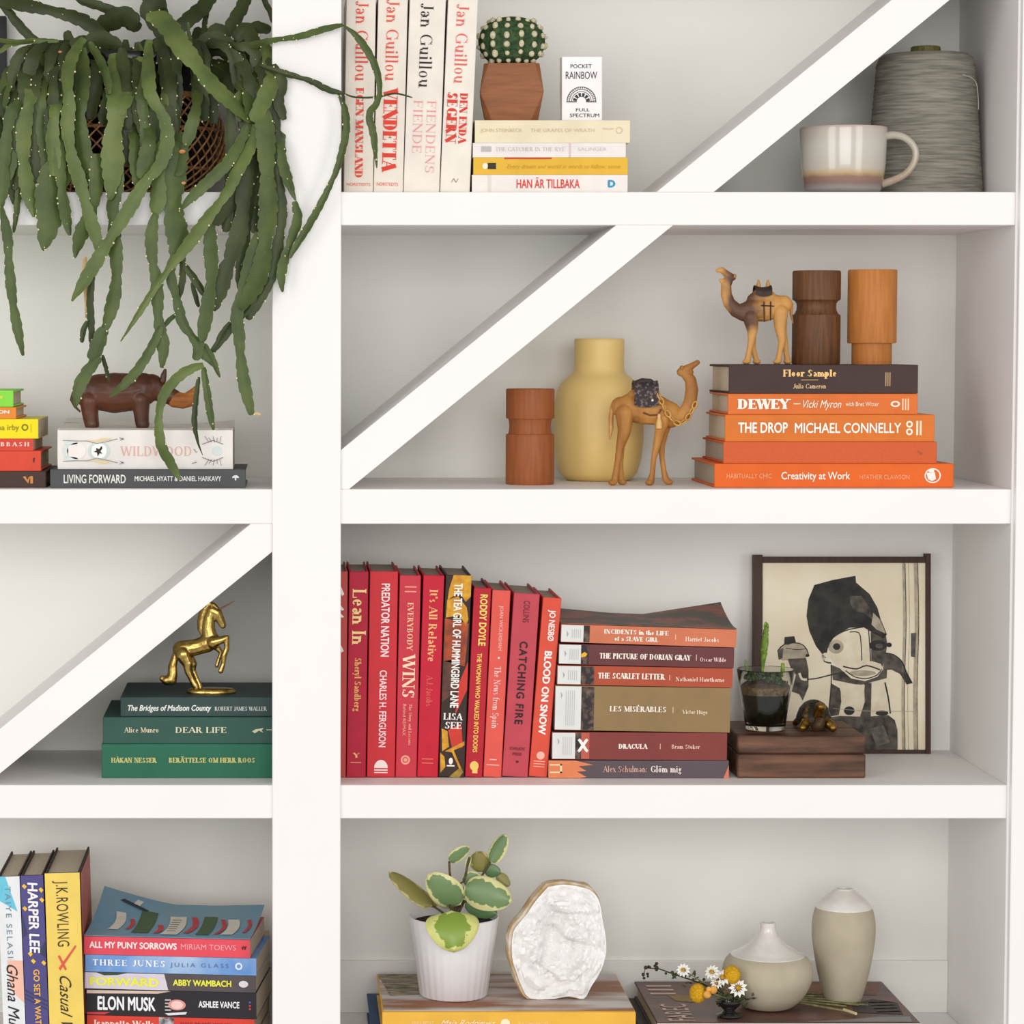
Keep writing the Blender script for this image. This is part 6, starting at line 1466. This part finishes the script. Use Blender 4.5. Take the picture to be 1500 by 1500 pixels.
pb0 = c0 + Vector((0, 0, 7 * s))
t = thing('trailing_cactus', 'large trailing leaf cactus in a black glazed pot', 'plant', pb0)
MB().lathe([(r * s, (base_z - 7 - y) * s) for r, y in ((0, 278), (88, 278), (104, 272), (124, 252), (135, 228), (138, 205), (135, 180), (129, 150), (126, 125), (130, 100), (133, 88), (131, 84), (126, 86), (121, 100), (0, 108))], 64, pb0).build('pot', mat('black_glazed_pot', (14, 14, 17), .2, spec=.4, coat=.0), t, smooth=50)
MB().lathe([(121 * s, (base_z - 7 - 104) * s), (70 * s, (base_z - 7 - 98) * s), (0, (base_z - 7 - 94) * s)], 32, pb0).build('soil', mat('cactus_soil', (40, 32, 26), .95), t)
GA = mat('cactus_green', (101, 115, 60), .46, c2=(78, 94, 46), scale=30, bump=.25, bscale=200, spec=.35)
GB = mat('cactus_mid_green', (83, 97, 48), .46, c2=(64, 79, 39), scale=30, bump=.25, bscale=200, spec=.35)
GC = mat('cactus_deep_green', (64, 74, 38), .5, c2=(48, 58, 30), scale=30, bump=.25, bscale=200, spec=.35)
AR = MB(); random.seed(21)
def stem(pts, wd, layer=2, m=GB, y0=None, y1=None, taper=(.5, .35), seg=None, twist=None, name='stem', tk=.11, notch=True):
    """pts: photo pixels (x, y[, width factor]); the stem hangs forward over the shelf edge"""
    P = [(p[0], p[1], p[2] if len(p) > 2 else 1.0) for p in pts]
    wd = wd * (1.13 if wd > 12 else 1.0)
    ye = -.010 - .0042 * layer if y1 is None else y1
    if y0 is None:
        top = P[0][1]
        y0 = .04 if top < 150 else ye
    R = catmull(P, 3.6); n = len(R)
    Lcum = [0]
    for a, b_ in zip(R, R[1:]): Lcum.append(Lcum[-1] + math.hypot(b_[0] - a[0], b_[1] - a[1]))
    L = Lcum[-1]
    sg = seg or random.uniform(62, 92); nseg = max(1, round(L / sg)); ph = 0
    C = []
    for (x, y, w), l in zip(R, Lcum):
        q = min(1, l / 85.0); q = q * q * (3 - 2 * q)
        C.append(W(x, y, y0 + (ye - y0) * q))
    tw0 = random.uniform(-.45, .45) if twist is None else twist; tw1 = tw0 + random.uniform(-.35, .35)
    vs = []; fs = []
    for i in range(n):
        tg = (C[min(i + 1, n - 1)] - C[max(i - 1, 0)]).normalized()
        q = Lcum[i] / L
        nr = Vector((0, -1, 0)); nr = (nr - tg * nr.dot(tg))
        if nr.length < .15: nr = Vector((0, -.3, 1)) - tg * Vector((0, -.3, 1)).dot(tg)
        nr.normalize(); sd = tg.cross(nr).normalized()
        an = tw0 + (tw1 - tw0) * q; sd, nr = sd * math.cos(an) + nr * math.sin(an), nr * math.cos(an) - sd * math.sin(an)
        u_ = (q * nseg) % 1.0 if q < 1 else 1.0
        env = .62 + .38 * math.sin(math.pi * u_) ** .7
        if q < .12: env = min(env, taper[0] + (1 - taper[0]) * (q / .12))
        if q > .86: env = min(env, taper[1] + (1 - taper[1]) * ((1 - q) / .14) ** .6)
        e = R[i][2] * wd / 2 * env * sc(ye)
        e /= max(.72, abs(math.cos(an)))
        nt = (Lcum[i] % 17) / 17.0
        eL = e * (1 - (.2 * (1 - nt) ** 2 if notch else 0)); eR = e * (1 - (.2 * (1 - (nt + .5) % 1.0) ** 2 if notch else 0))
        h_ = max(.0009, e * tk)
        c_ = C[i]
        vs += [c_ + sd * eL, c_ + sd * (e * .5) + nr * h_ * .7, c_ + nr * h_ * 1.7, c_ - sd * (e * .5) + nr * h_ * .7, c_ - sd * eR, c_ - nr * h_ * .9]
        if i and random.random() < .16 and name == 'stem':
            sg_ = random.choice((-1, 1)); pt = c_ + sd * (sg_ * (eL if sg_ > 0 else eR) * random.choice((1, 1, .1))) + nr * h_ * .6
            AR.ball(pt, random.uniform(.0005, .0013), 1, 1, 5, 4)
    for i in range(n - 1):
        for k in range(6): fs.append((i * 6 + k, i * 6 + (k + 1) % 6, i * 6 + 6 + (k + 1) % 6, i * 6 + 6 + k))
    fs.append(tuple(range(6))); fs.append(tuple((n - 1) * 6 + k for k in range(6)))
    return MB().add(vs, fs).build(name, m, t, smooth=42)
B_ = .16
# upright and arching stems behind
for pts, w_ in (([(-30, -8), (0, 0), (40, 8), (98, 22), (128, 34), (148, 52), (160, 75)], 20), ([(100, -20), (120, 0), (150, 10), (178, 22), (200, 40)], 13), ([(-10, -5), (8, 12), (24, 32), (38, 48), (54, 62), (80, 80)], 13),
                ([(230, -30), (226, 0), (225, 18), (236, 34), (250, 60)], 36), ([(318, -20), (300, 8), (282, 24), (264, 40), (250, 62)], 22), ([(366, -20), (357, 5), (346, 26), (334, 44), (322, 62)], 19), ([(380, -20), (388, 2), (396, 18), (400, 34)], 9),
                ([(345, 64), (362, 50), (378, 40), (396, 46)], 18), ([(306, 4), (302, 22), (298, 46), (292, 64)], 9), ([(140, 48), (160, 32), (182, 24), (204, 34)], 28), ([(186, 26), (192, 34), (204, 44)], 20),
                ([(282, 48), (308, 56), (334, 70)], 26), ([(96, 46), (100, 54), (104, 68)], 15), ([(36, 86), (48, 74), (64, 72)], 18)):
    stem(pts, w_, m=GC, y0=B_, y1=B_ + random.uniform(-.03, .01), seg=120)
# dark filling stems round the pot
for k in range(16):
    x = 34 + k * 22 + random.uniform(-8, 8); y = 66 + random.uniform(-6, 14)
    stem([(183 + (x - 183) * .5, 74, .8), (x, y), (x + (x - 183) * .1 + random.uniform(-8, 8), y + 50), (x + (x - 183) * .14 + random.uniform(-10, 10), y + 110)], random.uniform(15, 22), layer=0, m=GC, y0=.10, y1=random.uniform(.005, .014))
for x0, x1, ya, yb in ((40, 120, 60, 270), (158, 262, 56, 262), (330, 402, 66, 320), (0, 40, 90, 250), (338, 400, 60, 240), (60, 124, 60, 250), (160, 258, 60, 240)):
    for k in range(6):
        x = x0 + (x1 - x0) * (k + random.random()) / 6; d = (x - 183) * .06
        yq = ya + random.uniform(0, 40); ye_ = yb + random.uniform(-70, 30)
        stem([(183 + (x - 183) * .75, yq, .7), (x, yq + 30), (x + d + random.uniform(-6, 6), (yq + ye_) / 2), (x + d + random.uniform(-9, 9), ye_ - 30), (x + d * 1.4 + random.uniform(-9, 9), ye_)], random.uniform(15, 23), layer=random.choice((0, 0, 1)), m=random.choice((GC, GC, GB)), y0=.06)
for k in range(12):
    x = random.uniform(90, 360); y = random.uniform(58, 90); d = random.uniform(-70, 70)
    stem([(x, y), (x + d * .5, y - random.uniform(4, 18)), (x + d, y + random.uniform(0, 26))], random.uniform(14, 22), m=GC, y0=.05, y1=random.uniform(.03, .07), seg=140)
# left and right sprays
stem([(-20, 84), (2, 74), (14, 66), (46, 60), (86, 60)], 9, 1, GA, y0=.0, y1=.04); stem([(-20, 58), (10, 60), (30, 61), (50, 60)], 7, 1, GA, y0=.0, y1=.04)
stem([(320, 70, .6), (360, 68), (400, 59), (440, 53), (470, 44), (503, 36)], 11, 3, GB, y0=.05, y1=-.02, seg=110); stem([(502, 36, .5), (525, 56), (547, 91), (556, 125), (553, 149), (541, 168), (547, 197), (552, 246, .4)], 12, 3, GB, y0=-.02, y1=-.022, seg=110)
stem([(380, 96, .7), (409, 105), (453, 118), (480, 131), (502, 137)], 10, 3, GC, y0=-.014, y1=-.02, seg=80); stem([(501, 136), (518, 142), (540, 143), (558, 141), (580, 137), (604, 143)], 3, 3, GC, y0=-.02, y1=-.02, seg=200, notch=False, tk=.6)
stem([(495, 138, .5), (505, 160), (507, 192), (496, 240), (483, 272), (461, 315), (432, 363), (424, 378)], 12, 3, GB, y0=-.02, y1=-.024, seg=120)
# hanging stems, left half
stem([(72, 77), (53, 112), (43, 150), (35, 192), (35, 240), (43, 288), (50, 318, .5)], 21, 2, GA); stem([(60, 92), (29, 150), (16, 168), (8, 213), (5, 267), (1, 303)], 18, 2, GB)
stem([(2, 303, .7), (11, 347), (13, 385), (17, 428), (24, 473), (34, 521, .6)], 15, 3, GB, y0=-.02, seg=75); stem([(38, 90), (16, 104), (8, 125), (2, 165)], 18, 1, GB); stem([(29, 255), (26, 290), (24, 312), (20, 341, .6)], 10, 1, GB)
stem([(20, 150), (22, 190), (18, 240), (24, 300)], 20, 0, GC); stem([(123, 56), (107, 80), (99, 112), (101, 149), (99, 187), (105, 229), (117, 267), (128, 307), (139, 341), (149, 376)], 20, 4, GA, seg=95)
stem([(92, 88), (85, 115), (82, 149), (77, 200), (80, 235), (77, 258)], 20, 3, GA, seg=95); stem([(76, 238), (70, 280, 1.1), (72, 320, 1.1), (66, 352, .8), (63, 368, .15)], 32, 2, GB, seg=140); stem([(86, 205), (88, 245), (91, 282), (96, 315), (102, 345, .6)], 16, 3, GB)
stem([(120, 70), (121, 120), (117, 173), (124, 227), (128, 270)], 22, 2, GB, seg=110); stem([(130, 62), (142, 80), (150, 96), (157, 115), (160, 138)], 13, 3, GB)
stem([(168, 78), (173, 105), (173, 133), (171, 165), (165, 203), (165, 245), (161, 293, .5)], 31, 4, GA, seg=110); stem([(208, 84), (196, 112), (184, 144), (172, 168)], 23, 4, GA, seg=90); stem([(178, 70), (182, 110), (188, 150), (186, 190)], 18, 1, GC)
stem([(218, 58), (217, 100), (221, 139), (240, 173), (245, 208), (234, 242), (212, 268), (187, 309), (160, 352), (140, 385), (120, 417), (105, 441, .4)], 20, 5, GA, seg=105)
stem([(198, 135), (196, 187), (198, 227), (203, 262), (206, 284)], 19, 3, GB); stem([(214, 128), (214, 160), (220, 197), (214, 232), (206, 262)], 22, 4, GB, seg=90); stem([(140, 225), (141, 265), (134, 310), (118, 345), (109, 378, .4)], 20, 3, GB)
stem([(176, 240), (171, 275), (165, 307), (168, 350), (171, 395), (168, 430), (158, 470), (151, 484)], 20, 3, GB, seg=85); stem([(152, 480), (143, 505), (134, 528)], 21, 3, GB, y0=-.023, seg=60); stem([(146, 522), (127, 546), (115, 570), (111, 596, .5)], 18, 3, GB, y0=-.023, seg=85); stem([(150, 520), (156, 542), (160, 558)], 7, 3, GC, y0=-.02)
stem([(128, 470), (122, 485), (120, 502)], 9, 2, GC, y0=-.02); stem([(136, 400), (132, 440), (134, 480), (134, 505)], 12, 2, GC, y0=-.02)
stem([(240, 205), (233, 250), (232, 288), (227, 314)], 23, 3, GA, seg=70); stem([(228, 312), (222, 345), (223, 378), (229, 410), (231, 445), (233, 474), (239, 508), (237, 539, .7)], 18, 3, GB, y0=-.023, seg=80); stem([(236, 478), (221, 511), (203, 540), (184, 561), (160, 582, .4)], 14, 4, GB, y0=-.025, seg=120)
stem([(258, 460), (247, 470), (238, 480)], 8, 2, GB, y0=-.02); stem([(252, 208), (258, 240), (254, 285), (256, 322), (262, 360), (256, 385)], 31, 2, GB, seg=100); stem([(256, 372), (249, 398), (256, 428), (262, 452), (268, 474), (282, 494), (296, 515), (318, 540, .5)], 15, 3, GB, y0=-.022, seg=75)
stem([(268, 372), (267, 412), (261, 438)], 11, 2, GC, y0=-.02); stem([(270, 388), (284, 408), (301, 434)], 12, 2, GC, y0=-.02); stem([(281, 414), (291, 450)], 8, 1, GC, y0=-.02)
stem([(262, 194), (264, 225), (258, 258)], 24, 3, GB, y0=-.015, seg=80)
# right half
stem([(214, 26, .7), (232, 26), (250, 44), (264, 66), (284, 90), (312, 125, .8), (334, 146, .7), (366, 178, .5)], 30, 5, GA, y0=.03, y1=-.024, seg=115); stem([(275, 32), (278, 59), (283, 84)], 7, 3, GB, y0=.03)
stem([(285, 92), (289, 122), (288, 154), (279, 191), (272, 214)], 18, 4, GB); stem([(318, 64), (340, 74), (358, 100), (370, 136), (376, 175)], 21, 1, GC); stem([(350, 70), (362, 100), (366, 140), (370, 180)], 21, 2, GB)
stem([(388, 66), (396, 90), (402, 112), (394, 130), (384, 152), (370, 178)], 24, 5, GA, y0=.02, seg=130); stem([(384, 150), (389, 200), (391, 250), (393, 300), (389, 346), (384, 385), (372, 420), (352, 452)], 27, 4, GB, seg=120)
stem([(402, 140), (410, 190), (413, 232), (421, 262), (433, 294, .4)], 15, 3, GB); stem([(431, 295), (436, 320), (428, 346), (418, 375), (412, 402), (414, 428, .5)], 14, 3, GB, y0=-.022); stem([(404, 190), (408, 260), (412, 320), (405, 372), (398, 410)], 17, 2, GC)
stem([(364, 181), (350, 212), (331, 241), (303, 268), (282, 288), (263, 309, .3)], 17, 5, GB, y0=-.02, seg=150); stem([(373, 182), (368, 212), (347, 253), (332, 283), (304, 320), (276, 358), (232, 415, .6), (203, 460, .5), (177, 500, .2)], 18, 5, GA, y0=-.02, seg=130)
stem([(352, 282), (334, 300), (312, 328)], 22, 3, GC, y0=-.015, seg=70); stem([(309, 326), (308, 360), (310, 395), (307, 428), (301, 465), (296, 500)], 20, 4, GB, y0=-.022, seg=72); stem([(294, 498), (287, 528)], 15, 4, GB, y0=-.022); stem([(299, 504), (313, 530), (322, 553, .5)], 11, 3, GB, y0=-.022)
stem([(298, 534), (268, 547), (242, 575), (233, 607), (234, 640), (238, 657), (251, 680), (264, 703, .7)], 15, 5, GA, y0=-.026, seg=88); stem([(298, 538), (304, 580), (309, 612), (313, 630, .6)], 12, 4, GB, y0=-.024, seg=120); stem([(291, 552), (286, 595), (285, 622), (290, 648, .5), (297, 667, .2)], 9, 4, GC, y0=-.024, seg=120)
stem([(362, 230), (358, 268), (353, 327), (340, 370), (329, 400), (319, 432), (311, 455)], 25, 2, GC, seg=90); stem([(372, 210), (364, 312), (357, 356), (353, 405), (355, 432)], 17, 1, GC)
stem([(378, 340), (366, 385), (354, 428), (347, 462), (350, 490), (353, 527), (359, 567), (369, 608)], 18, 3, GB, y0=-.022, seg=90); stem([(390, 336), (379, 380), (373, 420), (367, 450), (348, 470), (330, 492), (312, 516)], 12, 2, GC, y0=-.018); stem([(402, 402), (380, 440), (362, 468)], 14, 2, GC, y0=-.018); stem([(340, 470), (326, 488), (318, 505), (304, 525)], 10, 2, GC, y0=-.018)
stem([(340, 230), (336, 290), (330, 340)], 18, 0, GC)
TW_ = mat('dry_stem_tip', (212, 190, 146), .8, c2=(180, 150, 104), scale=80)
stem([(125, 376), (124, 400), (127, 428), (126, 466, .5)], 9, 1, TW_, y0=-.014, name='dried_stem', notch=False); stem([(372, 606), (382, 608)], 6, 3, TW_, y0=-.022, name='dried_tip')
for (x, y, r) in ((88, 76, 3), (267, 222, 5), (269, 268, 3.4), (300, 88, 3.4)):
    MB().ball(W(x, y, .015 if y < 150 else -.03), r * U, .5, .6, 8, 6).build('dry_bract', mat('dry_bract', (206, 150, 96), .8, c2=(170, 110, 60), scale=90), t, smooth=80)
AR.build('areoles', mat('areole_cream', (226, 218, 170), .8), t, smooth=80, kind='stuff')

# black framed panel at the edge of the picture
yy = .255; s = sc(yy); x1_ = (11 - XC) * s
t = local(thing('black_frame', 'upright black frame standing behind the trailing cactus', 'frame', (x1_ - .09, yy, zs), rot=(R_(-2.0), 0, 0)))
BF = mat('black_lacquer', (22, 22, 24), .5); hh = 272 * s
MB().box(.078, .09, 0, .014, 0, hh).build('frame_bar', BF, t, smooth=0, org=(0, 0, 0), bevel=.0005); MB().box(-.09, -.078, 0, .014, 0, hh).build('frame_bar', BF, t, smooth=0, org=(0, 0, 0), bevel=.0005)
MB().box(-.078, .078, 0, .014, hh - .012, hh).build('frame_bar', BF, t, smooth=0, org=(0, 0, 0), bevel=.0005); MB().box(-.078, .078, 0, .014, 0, .012).build('frame_bar', BF, t, smooth=0, org=(0, 0, 0), bevel=.0005)
MB().box(-.078, .078, .005, .011, .012, hh - .012).build('backing', mat('black_card', (30, 30, 32), .8), t, smooth=0, org=(0, 0, 0))
